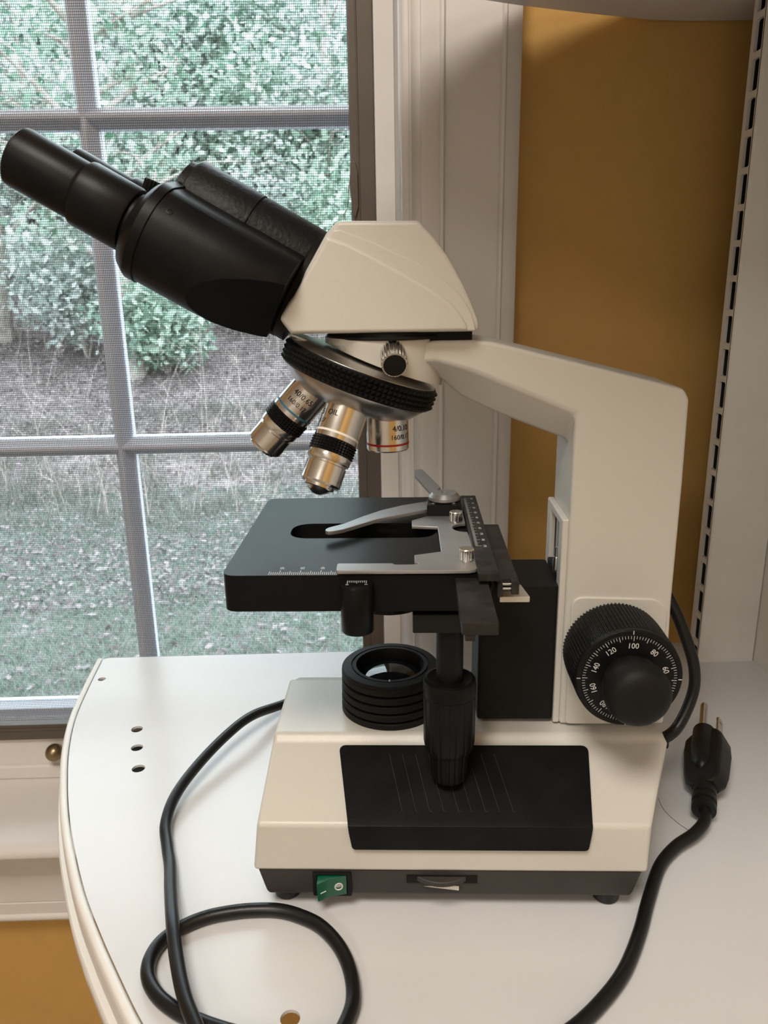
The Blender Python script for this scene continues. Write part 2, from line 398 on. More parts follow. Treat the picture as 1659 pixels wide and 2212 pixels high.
rings = [[rows[k][i] for k in range(len(rows))] for i in range(len(ein2))]
obj('edge_strip', loft(rings), 'shelf_band', unit, sharp=45)
lip_sec = [(0.3, -2.1), (0.85, -2.15), (0.95, -2.3), (0.95, -3.1), (0.8, -3.25), (0.3, -3.2)]
rows = [offs(d, z) for d, z in lip_sec]
obj('lower_lip', loft([[rows[k][i] for k in range(len(rows))] for i in range(len(ein2))]), 'shelf_band', unit, sharp=45)
obj('back_flange', box(-23.9 - 4, 33.1 - 4, 64.75 - 40, 65.0 - 40, -2.6, -0.18), 'shelf', unit, 0.04)
up_out = [(22.5, 68.5), (15.5, 66.2), (8.8, 63.5), (1, 59), (-4.5, 53), (-6.8, 45), (-6, 35), (-2, 27), (5, 20), (15, 15.5), (33.1, 13.5)]
upo = [(33.1, 68.9), (25.5, 68.9)] + [(p.x, p.y) for p in spline([Vector((x, y, 0)) for x, y in up_out], 4)]
obj('upper_shelf', prism(upo, 51.15, 53.0, rel), 'shelf', unit, 0.25, 3)
# slotted upright: hollow channel, slotted left face, closed front face
slots = []
zt = 13.95 + 2.54*14
while zt > 1.2:
    slots.append(rrect(61.52, 62.68, max(zt - 2.08, 0.35), zt, 0.16, 3)); zt -= 2.54
up_slots = []
zt = 13.95 + 2.54*15
while zt < 88: up_slots.append(rrect(61.52, 62.68, zt - 2.08, zt, 0.16, 3)); zt += 2.54
slots = [s_ for s_ in slots if True] + [rrect(61.52, 62.68, 0.3, 1.05, 0.1, 3)] + up_slots
slots = [s_ for s_ in slots]
post_face = plate([(61.3, 0.0), (63.2, 0.0), (63.2, 90), (61.3, 90)], slots, 28.25, 28.5, lambda a, b, h: (h - 4, a - 40, b))
obj('slotted_upright', [post_face], 'upright', unit, sharp=25)
obj('upright_front', [prism([(28.25, 61.3), (28.32, 61.18), (28.45, 61.12), (33.0, 61.12), (33.1, 61.3), (33.1, 61.4), (28.25, 61.4)], 0.0, 90, rel)], 'upright', unit, sharp=50)
obj('slot_shade_liner', [prism([(28.52, 61.42), (33.0, 61.42), (33.0, 63.18), (28.52, 63.18), (28.52, 63.05), (32.9, 63.05), (32.9, 61.5), (28.52, 61.5)], 0.02, 90, rel)], 'inner', unit, sharp=25)  # liner coloured dark for the shade inside the slots
obj('hole_shade_plate', box(-19.6 - 4, -14 - 4, 46.6 - 40, 54.5 - 40, -2.2, -1.1), 'inner', unit, 0.05)  # added dark plates, stand in for the shade seen through the shelf holes
obj('hole_shade_plate', box(-23.6 - 4, -20 - 4, 60.0 - 40, 62.5 - 40, -2.2, -1.1), 'inner', unit, 0.05)
obj('side_panel', box(33.1 - 4, 34.0 - 4, 10 - 40, 65 - 40, -95, 90), 'upright', unit, 0.08)

# ================================================================== outdoors
def gz(x, y):
    base = -150 + 3*math.sin(x*0.011 + 1) + 2.5*math.sin(y*0.017 + x*0.006)
    if y > 640:
        t = y - 640; base += 0.30*t - 40*(1 - math.exp(-t/160)) if t < 900 else 0.30*900 - 40 + 0.12*(t - 900)
    return base
def gmat(name, ca, cb, cc, scale):
    m = bpy.data.materials.new(name); m.use_nodes = True; nt = m.node_tree; b = nt.nodes['Principled BSDF']; pset(b, rough=0.85)
    tc = nt.nodes.new('ShaderNodeTexCoord'); n = nt.nodes.new('ShaderNodeTexNoise'); n.inputs['Scale'].default_value = scale; n.inputs['Detail'].default_value = 10; n.inputs['Roughness'].default_value = 0.7
    r = nt.nodes.new('ShaderNodeValToRGB'); e = r.color_ramp.elements
    e[0].position = 0.36; e[0].color = (*ca, 1); e[1].position = 0.66; e[1].color = (*cc, 1); q = e.new(0.5); q.color = (*cb, 1)
    nt.links.new(tc.outputs['Object'], n.inputs['Vector']); nt.links.new(n.outputs['Fac'], r.inputs['Fac']); nt.links.new(r.outputs['Color'], b.inputs['Base Color'])
    return m
m_soil = gmat('leaf_strewn_soil', (0.07, 0.056, 0.054), (0.14, 0.115, 0.115), (0.23, 0.20, 0.205), 3.0)
def leaf_mat(name, ca, cb, rough=0.5):
    m = bpy.data.materials.new(name); m.use_nodes = True; nt = m.node_tree; b = nt.nodes['Principled BSDF']; pset(b, rough=rough)
    gi = nt.nodes.new('ShaderNodeNewGeometry'); r = nt.nodes.new('ShaderNodeValToRGB')
    r.color_ramp.elements[0].color = (*ca, 1); r.color_ramp.elements[1].color = (*cb, 1)
    nt.links.new(gi.outputs['Random Per Island'], r.inputs['Fac']); nt.links.new(r.outputs['Color'], b.inputs['Base Color'])
    tl = nt.nodes.new('ShaderNodeBsdfTranslucent'); nt.links.new(r.outputs['Color'], tl.inputs[0])
    mx = nt.nodes.new('ShaderNodeMixShader'); mx.inputs[0].default_value = 0.4
    nt.links.new(b.outputs[0], mx.inputs[1]); nt.links.new(tl.outputs[0], mx.inputs[2]); nt.links.new(mx.outputs[0], nt.nodes['Material Output'].inputs[0])
    return m
m_grass = leaf_mat('lawn_grass_blades', (0.08, 0.155, 0.108), (0.30, 0.345, 0.315), 0.6)
m_litter = leaf_mat('dry_fallen_leaves', (0.11, 0.09, 0.09), (0.40, 0.35, 0.365), 0.7)
m_leafA = leaf_mat('glint_green_leaves', (0.07, 0.17, 0.11), (0.60, 0.70, 0.62), 0.4)  # pale end of the ramp stands in for sky glints on the leaves
m_leafB = leaf_mat('glint_grey_leaves', (0.16, 0.23, 0.19), (0.76, 0.79, 0.77), 0.4)  # paler still: sky glints and haze put into the leaf colour
m_leafC = leaf_mat('dull_weed_leaves', (0.08, 0.105, 0.075), (0.26, 0.245, 0.235), 0.6)
m_bark = mat('pale_grey_bark', (0.38, 0.34, 0.31), 0.85, vary=0.3, vscale=12)
m_twig = mat('pale_dry_twigs', (0.40, 0.345, 0.31), 0.8, vary=0.3, vscale=20)

nxg, nyg = 70, 60
g = Geo()
X0, X1, Y0, Y1 = -1500, 1500, 84, 2900
for j in range(nyg + 1):
    for i in range(nxg + 1):
        x = X0 + (X1 - X0)*i/nxg; y = Y0 + (Y1 - Y0)*(j/nyg)**1.4
        g.v.append((x, y, gz(x, y)))
for j in range(nyg):
    for i in range(nxg):
        a = j*(nxg+1) + i; g.f.append((a, a+1, a+nxg+2, a+nxg+1))
o = obj('ground', g, m_soil, sharp=80); struct(o, 'leaf-strewn soil of the yard rising to a wooded bank'); o['category'] = 'ground'

def fast_mesh(name, verts, faces_n, material, parent=None):
    """verts: (N, k, 3) array in cm, one k-gon each"""
    n, k, _ = verts.shape
    me = bpy.data.meshes.new(name)
    me.vertices.add(n*k); me.vertices.foreach_set('co', (verts.reshape(-1)*G).astype(np.float32))
    me.loops.add(n*k); me.loops.foreach_set('vertex_index', np.arange(n*k, dtype=np.int32))
    me.polygons.add(n); me.polygons.foreach_set('loop_start', np.arange(0, n*k, k, dtype=np.int32))
    me.polygons.foreach_set('loop_total', np.full(n, k, dtype=np.int32))
    me.update(); me.validate()
    o = bpy.data.objects.new(name, me); col.objects.link(o); me.materials.append(material)
    if parent: o.parent = parent
    return o
gzv = np.vectorize(gz)
def blades(n, xr, yr, hmin, hmax, w, lean=0.5, dens=None):
    # wedge-shaped sampling: only the part of the yard the window can show
    y = yr[0] + (yr[1] - yr[0])*rng.random(n)**1.25
    x = (rng.random(n)*(xr[1] - xr[0]) + xr[0])*y/100.0
    h = hmin + (hmax - hmin)*rng.random(n)**1.6; a = rng.random(n)*2*math.pi
    z = gzv(x, y) - 0.3
    dx, dy = np.cos(a)*w*(0.7 + y/900), np.sin(a)*w*(0.7 + y/900)
    lx, ly = rng.normal(0, lean, n)*h, rng.normal(0, lean, n)*h
    b0 = np.stack([x - dx, y - dy, z], 1); b1 = np.stack([x + dx, y + dy, z], 1); t = np.stack([x + lx, y + ly, z + h], 1)
    return np.stack([b0, b1, t], 1)
o = fast_mesh('lawn_grass', blades(170000, (-62, 22), (150, 700), 2.0, 5.5, 0.28, 0.8), None, m_grass); tag(o, 'short patchy green lawn outside the window', 'grass', kind='stuff')
wd = blades(34000, (-60, 20), (440, 900), 6, 30, 0.35, 0.45)
wx, wy = wd[:, 2, 0].copy(), (wd[:, 0, 1] + wd[:, 1, 1])/2
clump = 0.55 + 0.45*np.sin(wx*0.045 + 2*np.sin(wy*0.021))*np.sin(wy*0.06 + 1.5*np.sin(wx*0.03)) + 0.25*np.sin(wx*0.013 + wy*0.017)
hs_ = np.clip((wy - 450)/260, 0.12, 1)*np.clip(clump, 0.15, 1.1)
base_ = (wd[:, 0] + wd[:, 1])/2
wd[:, 2] = base_ + (wd[:, 2] - base_)*hs_[:, None]
wd = wd[rng.random(len(wd)) < np.clip((wy - 430)/200, 0.15, 1)]
o = fast_mesh('tall_weeds', wd, None, m_leafC); tag(o, 'tangle of tall dull weeds between lawn and bank', 'weeds', kind='stuff')
tg = Geo()
for k in range(270):
    y = 600 + 560*random.random(); x = (random.random()*84 - 62)*y/100; z = gz(x, y) - 2; h = 25 + 95*random.random()**2
    lx, ly = random.gauss(0, 0.28)*h, random.gauss(0, 0.2)*h
    q = tube([(x, y, z), (x + lx*0.4, y + ly*0.4, z + h*0.55), (x + lx, y + ly, z + h)], lambda t: 0.36*(1.15 - t), 4); tg.add(q.v, q.f)
    for b in range(3):
        f_ = 0.35 + 0.5*random.random(); p = Vector((x + lx*f_, y + ly*f_, z + h*f_)); d = Vector((random.gauss(0, 1), random.gauss(0, 0.6), 0.8)).normalized()*h*0.28
        q = tube([p, p + d], lambda t: 0.22*(1.15 - t), 3); tg.add(q.v, q.f)
o = obj('dry_stems', tg, m_twig, sharp=80); tag(o, 'thin pale dry stems scattered through the weeds and bank', 'dry stems', kind='stuff')
def quads(c, size, flat=1.0, elong=1.6):
    n = len(c); s = size*(0.6 + 0.8*rng.random(n))
    u = rng.normal(0, 1, (n, 3)); u[:, 2] *= flat; u /= np.linalg.norm(u, axis=1)[:, None]
    w = rng.normal(0, 1, (n, 3)); w[:, 2] *= flat; w -= (w*u).sum(1)[:, None]*u; w /= np.linalg.norm(w, axis=1)[:, None]
    U_ = u*s[:, None]*elong*0.5; W_ = w*s[:, None]*0.5
    return np.stack([c - U_, c + W_, c + U_, c - W_], 1)
n = 90000
y = 300 + 1150*rng.random(n)**1.1; x = (rng.random(n)*90 - 64)*y/100
keep = rng.random(n) < np.where(y < 430, 0.06, np.where(y < 500, 0.45, np.where(y < 560, 0.6, np.where(y < 820, 0.35, 1.0)))); x, y = x[keep], y[keep]
c = np.stack([x, y, gzv(x, y) + 0.8 + 2.5*rng.random(len(x))], 1)
o = fast_mesh('leaf_litter', quads(c, 2.5, 0.35), None, m_litter); tag(o, 'pale dry leaf litter scattered over lawn and bank', 'fallen leaves', kind='stuff')

def shrub(px, py, h, r, nleaf, lsize, m_leaf, label, name='shrub', group='shrubs on the bank', nst=7, cat='shrub', lift=0.15, stem_r=1.2):
    z0 = gz(px, py); t = empty(name, (px, py, z0)); tag(t, label, cat, group)
    st = Geo(); tips = []
    for k in range(nst):
        a = rng.random()*6.28; rr = r*(0.2 + 0.75*rng.random()); hh = h*(0.6 + 0.4*rng.random())
        pts = [(0, 0, -5), (rr*0.25*math.cos(a), rr*0.25*math.sin(a), hh*0.35), (rr*0.6*math.cos(a+0.2), rr*0.6*math.sin(a+0.2), hh*0.7), (rr*math.cos(a), rr*math.sin(a), hh)]
        sp = spline(pts, 4); tips += [tuple(p) for p in sp[4:]]
        q = tube(sp, lambda u: stem_r*(1.05 - 0.85*u), 5); st.add(q.v, q.f)
        for b in range(4):
            p = sp[random.randrange(5, len(sp) - 1)]; d = Vector((rng.normal(), rng.normal(), abs(rng.normal())*0.7)).normalized()*h*0.25
            q = tube([p, p + d*0.5 + Vector((0, 0, 2)), p + d], lambda u: stem_r*0.35*(1.1 - u), 4); st.add(q.v, q.f); tips.append(tuple(p + d*0.8)); tips.append(tuple(p + d*0.4))
    obj('stem', st, m_twig, t, sharp=80)
    tips = np.array(tips); idx = rng.integers(0, len(tips), nleaf)
    c = tips[idx] + rng.normal(0, 1, (nleaf, 3))*np.array([r*0.24, r*0.24, h*0.11]); c[:, 2] = np.maximum(c[:, 2], h*lift*rng.random(nleaf))
    fast_mesh('foliage', quads(c, lsize, 0.8, 1.9), None, m_leaf, t)
    return t
def tree(px, py, h, r0, label, nbr=14, nleaf=1500, lsize=8, m_leaf=None, lean=(0, 0)):
    z0 = gz(px, py); t = empty('tree', (px, py, z0)); tag(t, label, 'tree', 'trees on the wooded bank')
    tp = spline([(0, 0, -10), (lean[0]*0.2 + 4, lean[1]*0.2, h*0.3), (lean[0]*0.6 - 3, lean[1]*0.6, h*0.65), (lean[0], lean[1], h)], 6)
    obj('trunk', tube(tp, lambda u: r0*(1.1 - 0.75*u), 10), m_bark, t)
    br = Geo(); tips = []
    for k in range(nbr):
        p = tp[random.randrange(5, len(tp))]; a = rng.random()*6.28; l = h*(0.16 + 0.22*rng.random())
        d = Vector((math.cos(a), math.sin(a), 0.25 + 0.6*rng.random()))*l
        s_ = spline([p, p + d*0.45 + Vector((0, 0, l*0.05)), p + d], 4)
        q = tube(s_, lambda u: r0*0.28*(1.1 - u), 5); br.add(q.v, q.f)
        for b in range(5):
            p2 = s_[random.randrange(3, len(s_))]; d2 = Vector((rng.normal(), rng.normal(), rng.normal()*0.7 + 0.2)).normalized()*l*0.4
            q = tube([p2, p2 + d2*0.5 + Vector((0, 0, 1.5)), p2 + d2], lambda u: r0*0.09*(1.1 - u), 4); br.add(q.v, q.f); tips += [tuple(p2 + d2*0.6), tuple(p2 + d2)]
    obj('branch', br, m_bark, t, sharp=80)
    if nleaf:
        tips = np.array(tips); c = tips[rng.integers(0, len(tips), nleaf)] + rng.normal(0, h*0.045, (nleaf, 3))
        fast_mesh('foliage', quads(c, lsize, 0.9, 1.8), None, m_leaf, t)
    return t
# far row of evergreen shrubs closing the view, then nearer shrubs and weeds on the bank
far = [(-760, 1560, 400, 230), (-560, 1680, 430, 240), (-370, 1600, 420, 230), (-180, 1660, 450, 230), (0, 1600, 430, 230), (190, 1670, 430, 230), (-470, 1330, 300, 170), (-90, 1400, 310, 170)]
farlab = ['dense shrub at the far left of the back row', 'second dense shrub of the back row from the left', 'dense shrub of the back row behind the eyepieces', 'tallest dense shrub in the middle of the back row', 'dense shrub of the back row above the microscope body', 'dense shrub at the far right of the back row', 'rounded shrub in front of the left back row', 'rounded shrub in front of the back row near the window frame']
for i, (x, y, h, r) in enumerate(far):
    shrub(x, y, h, r, 26000, 7.5, (m_leafB, m_leafA)[i % 2], farlab[i], nst=14, lift=0.0, stem_r=2.2)
near_s = [(-560, 1010, 150, 85, m_leafA, 'low green shrub at the foot of the bank, left edge of the window'), (-365, 1060, 170, 90, m_leafB, 'pale leafy shrub on the bank below the eyepieces'),
          (-250, 1010, 110, 70, m_leafA, 'small bright green shrub on the bank beside the window bar'), (-150, 1180, 190, 90, m_leafB, 'pale shrub on the bank behind the binocular head'),
          (-20, 1150, 200, 90, m_leafA, 'green shrub on the bank beside the screen frame'), (-330, 1250, 220, 110, m_leafA, 'tall green shrub midway up the bank')]
for (x, y, h, r, m_, lab) in near_s: shrub(x, y, h, r, 4600, 5.5, m_, lab, nst=9)
tree(-500, 1120, 470, 15, 'leaning pale-barked tree at the left edge of the window', 16, 2600, 6, m_leafB, (30, 0))
tree(-292, 1000, 440, 17, 'stout pale tree trunk behind the upright window bar', 16, 2600, 6, m_leafA, (-30, 10))
tree(-65, 1300, 470, 9, 'slender pale tree close to the dark screen frame', 16, 2600, 6, m_leafB, (25, 0))
tree(-420, 1150, 440, 7, 'thin bare sapling left of the upright window bar', 20, 0, 6, m_leafB, (-20, 0))

# ================================================================== the microscope
# local frame of the microscope: u to its right (towards the arm), v away from the camera, w up
MS = empty('microscope', (4, 42.07, 0), -math.radians(3.1))
tag(MS, 'cream and black binocular microscope standing on the white shelf', 'microscope')
UW = lambda a, b, h: (a, h, b)            # outline in u-w, thickness along v

# ---- base: black tray, cream cover
def ring_uv(w, uL, uRn, uRm, vn, vm):
    """plan outline at height w: right end swells from uRn (sides) to uRm (middle)"""
    return [(uL, -vn, w), (uRn, -vn, w), (uRm, -vm, w), (uRm, vm, w), (uRn, vn, w), (uL, vn, w)]
obj('base_tray', loft([ring_uv(0.85, -9.45, 9.75, 10.6, 7.75, 3.6), ring_uv(1.1, -9.55, 9.85, 10.8, 7.8, 3.6), ring_uv(2.62, -9.92, 10.25, 11.7, 7.9, 3.6)]), 'housing', MS, 0.16, 3)
prof = [(-8.0, 2.55), (-7.88, 5.34), (-3.42, 7.42), (-3.16, 7.78), (3.16, 7.78), (3.42, 7.42), (7.88, 5.34), (8.0, 2.55)]
def uL(v, w): return -10.12 + 0.115*(w - 2.55)
def uR(v, w): return 10.55 + (1.95*(7.9 - abs(v))/4.4 if abs(v) > 3.5 else 1.95) - 0.02*(w - 2.55)
us = [0.0, 1.0]
rings = []
for t in (0, 1):
    rings.append([(uL(v, w) if t == 0 else uR(v, w), v, w) for v, w in prof])
base = obj('base_cover', loft(rings), 'cream', MS, 0.22, 3)
for (u, v) in ((-8.6, -6.6), (8.75, -6.75), (-8.6, 6.6), (8.75, 6.7)):
    obj('foot', lathe([(0.62, 0.0), (0.72, 0.08), (0.78, 0.9)], (u, v, 0.02), (0, 0, 1), 24), 'rubber', MS)

# ---- black hand rest wrapped over the front slope
def slope_pt(u, s, off):
    """s: distance down from the upper edge of the pad along the sloped then the upright face"""
    n = (-0.424, 0.9056); top = Vector((-3.75, 7.27)); d = Vector((-0.9056, -0.424)); L = 4.62
    if s <= L: p = top + d*s; q = Vector(n)
    else: p = top + d*L + Vector((-0.02, -1))*(s - L); q = Vector((-1, 0.0))
    if abs(s - L) < 1e-6: q = Vector((-0.80, 0.60))
    p = p + q*off
    return (u, p.x, p.y)
def pad_u(s):
    t = s/5.9; c_ = 0.38 - math.sqrt(max(0, 0.38**2 - max(0, 0.38 - s)**2)); e_ = 0.18 - math.sqrt(max(0, 0.18**2 - max(0, s - 5.72)**2)); return (-5.78 + 0.95*t + c_ + e_, 8.05 - 0.72*t - c_ - e_)
rows = []
ss = [0.0, 0.03, 0.11, 0.22, 0.38, 1.2, 2.3, 3.4, 4.3, 4.62, 4.9, 5.5, 5.72, 5.82, 5.88, 5.9]
pg = Geo(); nu = 8
top_rows = []
for s in ss:
    a, b = pad_u(s); top_rows.append([slope_pt(a + (b - a)*k/nu, s, 0.2) for k in range(nu + 1)])
bot_rows = []
for s in ss:
    a, b = pad_u(s); bot_rows.append([slope_pt(a + (b - a)*k/nu, s, -0.12) for k in range(nu + 1)])
def grid(g, rows, flip):
    o = len(g.v); n = len(rows[0])
    for r in rows: g.v += r
    for j in range(len(rows) - 1):
        for k in range(n - 1):
            q = (o+j*n+k, o+j*n+k+1, o+(j+1)*n+k+1, o+(j+1)*n+k); g.f.append(q[::-1] if flip else q)
    return o, n
o1, n1 = grid(pg, top_rows, True); o2, n2 = grid(pg, bot_rows, False)
per = [k for k in range(n1)] + [j*n1 + n1 - 1 for j in range(1, len(ss))] + [(len(ss)-1)*n1 + k for k in range(n1-2, -1, -1)] + [j*n1 for j in range(len(ss)-2, 0, -1)]
for i in range(len(per)):
    a, b = per[i], per[(i+1) % len(per)]; pg.f.append((o1+a, o1+b, o2+b, o2+a))
pad = obj('hand_rest', pg, 'black', MS, 0.09, 3)
gr = Geo()
for k in range(9):
    a = -2.95 + 0.72*k + (0.05 if k == 4 else 0)
    p = [slope_pt(a + 0.09*i, 0.55 + 0.42*i, 0.205) for i in range(9)]
    q = tube(p, 0.022, 5); gr.add(q.v, q.f)
    e = slope_pt(a + 0.72 + 0.12, 0.55 + 0.42*8 - 0.03, 0.205); q = tube([p[-1], e], 0.022, 5); gr.add(q.v, q.f)
obj('scored_line', gr, 'dusty', pad)

# ---- switch
vf = -7.88
sw = obj('power_switch', plate(rrect(-7.0, -4.95, 0.98, 2.45, 0.08, 2), [rrect(-6.78, -5.17, 1.1, 2.3, 0.06, 2)], vf - 0.14, vf + 0.1, UW), 'black_matte', MS, 0.02)
rk = loft([[(-6.74, vf + 0.05, 1.12), (-6.74, vf + 0.05, 2.27), (-6.74, vf - 0.62, 2.12), (-6.70, vf - 0.62, 1.02)],
           [(-6.05, vf + 0.05, 1.12), (-6.05, vf + 0.05, 2.27), (-6.05, vf - 0.30, 2.25), (-6.05, vf - 0.34, 1.1)],
           [(-5.21, vf + 0.05, 1.12), (-5.21, vf + 0.05, 2.27), (-5.21, vf - 0.12, 2.27), (-5.21, vf - 0.15, 1.12)]])
rock = obj('rocker', rk, 'green', sw, 0.035, 2)
obj('off_mark', lathe([(0.17, 0), (0.225, 0), (0.225, 0.03), (0.17, 0.03), (0.17, 0)], (-5.62, vf - 0.225, 1.68), (0.22, -1, 0), 24), 'white_ink', sw)
q = tube([(-6.56, vf - 0.545, 1.5), (-6.28, vf - 0.425, 1.56)], 0.03, 6); obj('on_mark', q, 'white_ink', sw)

# ---- lamp dimmer wheel in its slot
obj('dimmer_slot', [box(-2.04, 1.68, vf - 0.05, vf + 0.2, 1.78, 2.26)], 'ink', MS, 0.02)
def knurl(n, amp): return lambda k, h: 1 + (amp if k % 2 else 0)
obj('dimmer_wheel', lathe([(1.95, -0.15), (2.0, -0.12), (2.0, 0.12), (1.95, 0.15)], (-0.2, vf + 1.5, 2.05), (0, 0, 1), 160, rfun=lambda k, h: 1 + (0.01 if k % 2 else 0)), 'housing', MS, sharp=20)
obj('brightness_mark', prism([(-1.12, 1.55), (0.72, 1.58), (0.72, 1.30)], vf - 0.015 + 0.02, vf - 0.03, UW), 'white_ring', MS, smooth=False)

# ---- illuminator: stack of black rings with a lens
OA = (-2.95, 0.0)
ip = [(2.86, 7.7)]
for k in range(5):
    z0 = 7.74 + 0.53*k
    r = 2.93 - 0.012*k
    ip += [(r - 0.03, z0), (r, z0 + 0.03), (r, z0 + 0.36), (r - 0.04, z0 + 0.39), (r - 0.34, z0 + 0.39), (r - 0.34, z0 + 0.53)]
ip = ip[:-2] + [(2.86, 10.38), (2.78, 10.45), (2.32, 10.5), (2.30, 10.42), (2.24, 10.42), (2.22, 10.5), (2.02, 10.5), (1.92, 10.1), (1.9, 9.7), (0, 9.7)]
il = obj('illuminator', lathe(ip, (*OA, 0), (0, 0, 1), 96), 'black_matte', MS, sharp=30)
obj('illuminator_lens', lathe([(0, 9.7), (1.88, 9.7), (1.88, 9.76), (1.7, 9.87), (1.4, 10.0), (1.0, 10.13), (0.5, 10.22), (0, 10.25)], (*OA, 0), (0, 0, 1), 64), 'dark_lens', il)
obj('index_mark', [box(OA[0] - 0.04, OA[0] + 0.04, -2.2, -2.0, 10.5, 10.52)], 'white_ink', il)

# ---- arm
common = [(6.7, 7.85), (12.62, 7.85), (12.42, 15.4), (12.42, 22.0), (12.36, 26.35), (12.05, 26.86), (7.2, 28.1), (2.5, 29.3), (1.5, 29.42), (-2.5, 29.42)]
lowA = [(-1.5, 28.3), (-0.4, 28.42), (1.36, 27.96), (3.5, 27.1), (6.7, 25.75)]
lowB = [(-1.5, 27.75), (-0.15, 27.45), (1.0, 26.45), (2.9, 25.55), (6.7, 24.05)]
def arm_ring(v, t, inset=0.0): return [(a[0], v, a[1]) for a in common] + [(A[0] + (B[0]-A[0])*t, v, A[1] + (B[1]-A[1])*t) for A, B in zip(lowA, lowB)]
armg = loft([arm_ring(-2.35, 0), arm_ring(-1.0, 1), arm_ring(1.0, 1), arm_ring(2.35, 0)])
arm = obj('arm', armg, 'cream', MS, 0.2, 3, bang=24)
# turret mount: round boss under the head, cut off by the tilted turret plane
def cutw(u): return 28.12 - 0.385*(u + 2.95)
n = 64; R0 = 3.06
topr = [(-2.92 + (R0 + 0.1)*math.cos(2*math.pi*k/n), (R0 + 0.1)*math.sin(2*math.pi*k/n), 29.56) for k in range(n)]
midr = [(-2.92 + (R0 + 0.1)*math.cos(2*math.pi*k/n), (R0 + 0.1)*math.sin(2*math.pi*k/n), 29.25) for k in range(n)]
botr = []
for k in range(n):
    u = -2.92 + (R0 - 0.1)*math.cos(2*math.pi*k/n); botr.append((u, (R0 - 0.1)*math.sin(2*math.pi*k/n), min(cutw(u), 29.2)))
obj('turret_mount', loft([botr, midr, topr]), 'cream', MS, 0.12, 3)
# raised guide frame on the inner side of the column, with the rack behind it
gf = plate([(-2.25, 7.9), (2.35, 7.9), (2.35, 20.05), (-2.25, 20.05)], [[(-1.25, 8.2), (1.35, 8.2), (1.35, 19.55), (-1.25, 19.55)]], 6.35, 6.72, lambda a, b, h: (h, a, b))
obj('guide_frame', gf, 'cream', MS, 0.1, 3)
obj('slot_dark', [box(6.66, 6.74, -1.25, 1.35, 8.2, 19.55)], 'ink', MS)  # thin black sheet stands in for the dark depth of the slot
obj('rack_strip', [box(6.55, 6.7, -0.1, 0.4, 8.2, 19.5)], 'steel', MS, 0.03)
obj('rack_pin', [lathe([(0.17, 0), (0.2, 0.03), (0.2, 0.9), (0.17, 0.95), (0.13, 0.95), (0.13, 1.5)], (6.42, -0.75, 16.5), (0, 0, 1), 16)], 'steel', MS)
# boss plate behind the focus knob
obj('knob_boss', prism(round_poly([(7.0, 7.95), (12.2, 7.95), (12.2, 15.0), (11.6, 15.6), (7.0, 15.75)], [0.3, 0.3, 0.6, 0.6, 0.7], 5), -2.5, -2.3, UW), 'cream', MS, 0.09, 3)

# ---- focus knobs
KC = (9.35, 12.72)
ax = (0, -1, 0)
def ridges(n): return 4*n, (lambda k, h: (1.0, 1.0, 0.972, 0.972)[k % 4])
sg, rf = ridges(84)
kn = obj('coarse_focus_knob', [lathe([(2.62, 2.5), (2.72, 2.6), (2.76, 3.2), (2.74, 5.5), (2.72, 5.72)], (KC[0], 0, KC[1]), ax, sg, rfun=rf),
                               lathe([(2.66, 5.6), (2.70, 5.72), (2.70, 5.92), (2.64, 6.0), (2.44, 6.0), (2.43, 5.96), (0, 5.96)], (KC[0], 0, KC[1]), ax, 96),
                               lathe([(1.0, 2.3), (1.0, 2.6)], (KC[0], 0, KC[1]), ax, 32)], 'black_rough', MS, sharp=22)
obj('focus_dial', lathe([(1.4, 5.96), (2.42, 5.965), (2.42, 5.99), (2.41, 6.0), (1.4, 6.02)], (KC[0], 0, KC[1]), ax, 96), 'black', kn)
obj('fine_focus_knob', lathe([(1.32, 6.0), (1.36, 6.1), (1.5, 6.5), (1.62, 7.0), (1.64, 7.5), (1.56, 7.9), (1.38, 8.15), (1.1, 8.32), (0.7, 8.4), (0.0, 8.42)], (KC[0], 0, KC[1]), ax, 72), 'black_matte', kn)
VD = -6.03
tk = Geo(); off = math.radians(2.0)
for k in range(100):
    a = 2*math.pi*k/100 + off; L = 0.16 if k % 5 else 0.27
    d = Vector((math.sin(a), 0, math.cos(a))); t = Vector((math.cos(a), 0, -math.sin(a)))*(0.010 if k % 5 else 0.013)
    c0 = Vector((KC[0], VD, KC[1])); p, q = c0 + d*(2.39 - L), c0 + d*2.39
    tk.add([p - t, p + t, q + t, q - t], [(0, 1, 2, 3)])
for k in range(4):
    a = math.pi/2*k + off*0.5; d = Vector((math.sin(a), 0, math.cos(a))); t = Vector((math.cos(a), 0, -math.sin(a)))*0.018
    c0 = Vector((KC[0], VD + 0.015, KC[1])); p, q = c0 + d*2.46, c0 + d*2.66
    tk.add([p - t, p + t, q + t, q - t], [(0, 1, 2, 3)])
obj('dial_tick', tk, 'white_ink', kn, smooth=False)
dn = Geo()
for k in range(10):
    val = 20*k; a = math.radians(-36*(k - 5)) + off
    d = Vector((math.sin(a), 0, math.cos(a))); t = Vector((math.cos(a), 0, -math.sin(a))); c0 = Vector((KC[0], VD - 0.005, KC[1])) + d*1.84
    q = text_geo(str(val), 0.42, lambda x, y: c0 + t*(x*0.92) + d*y); dn.add(q.v, q.f)
obj('dial_number', dn, 'white_ink', kn, smooth=False)
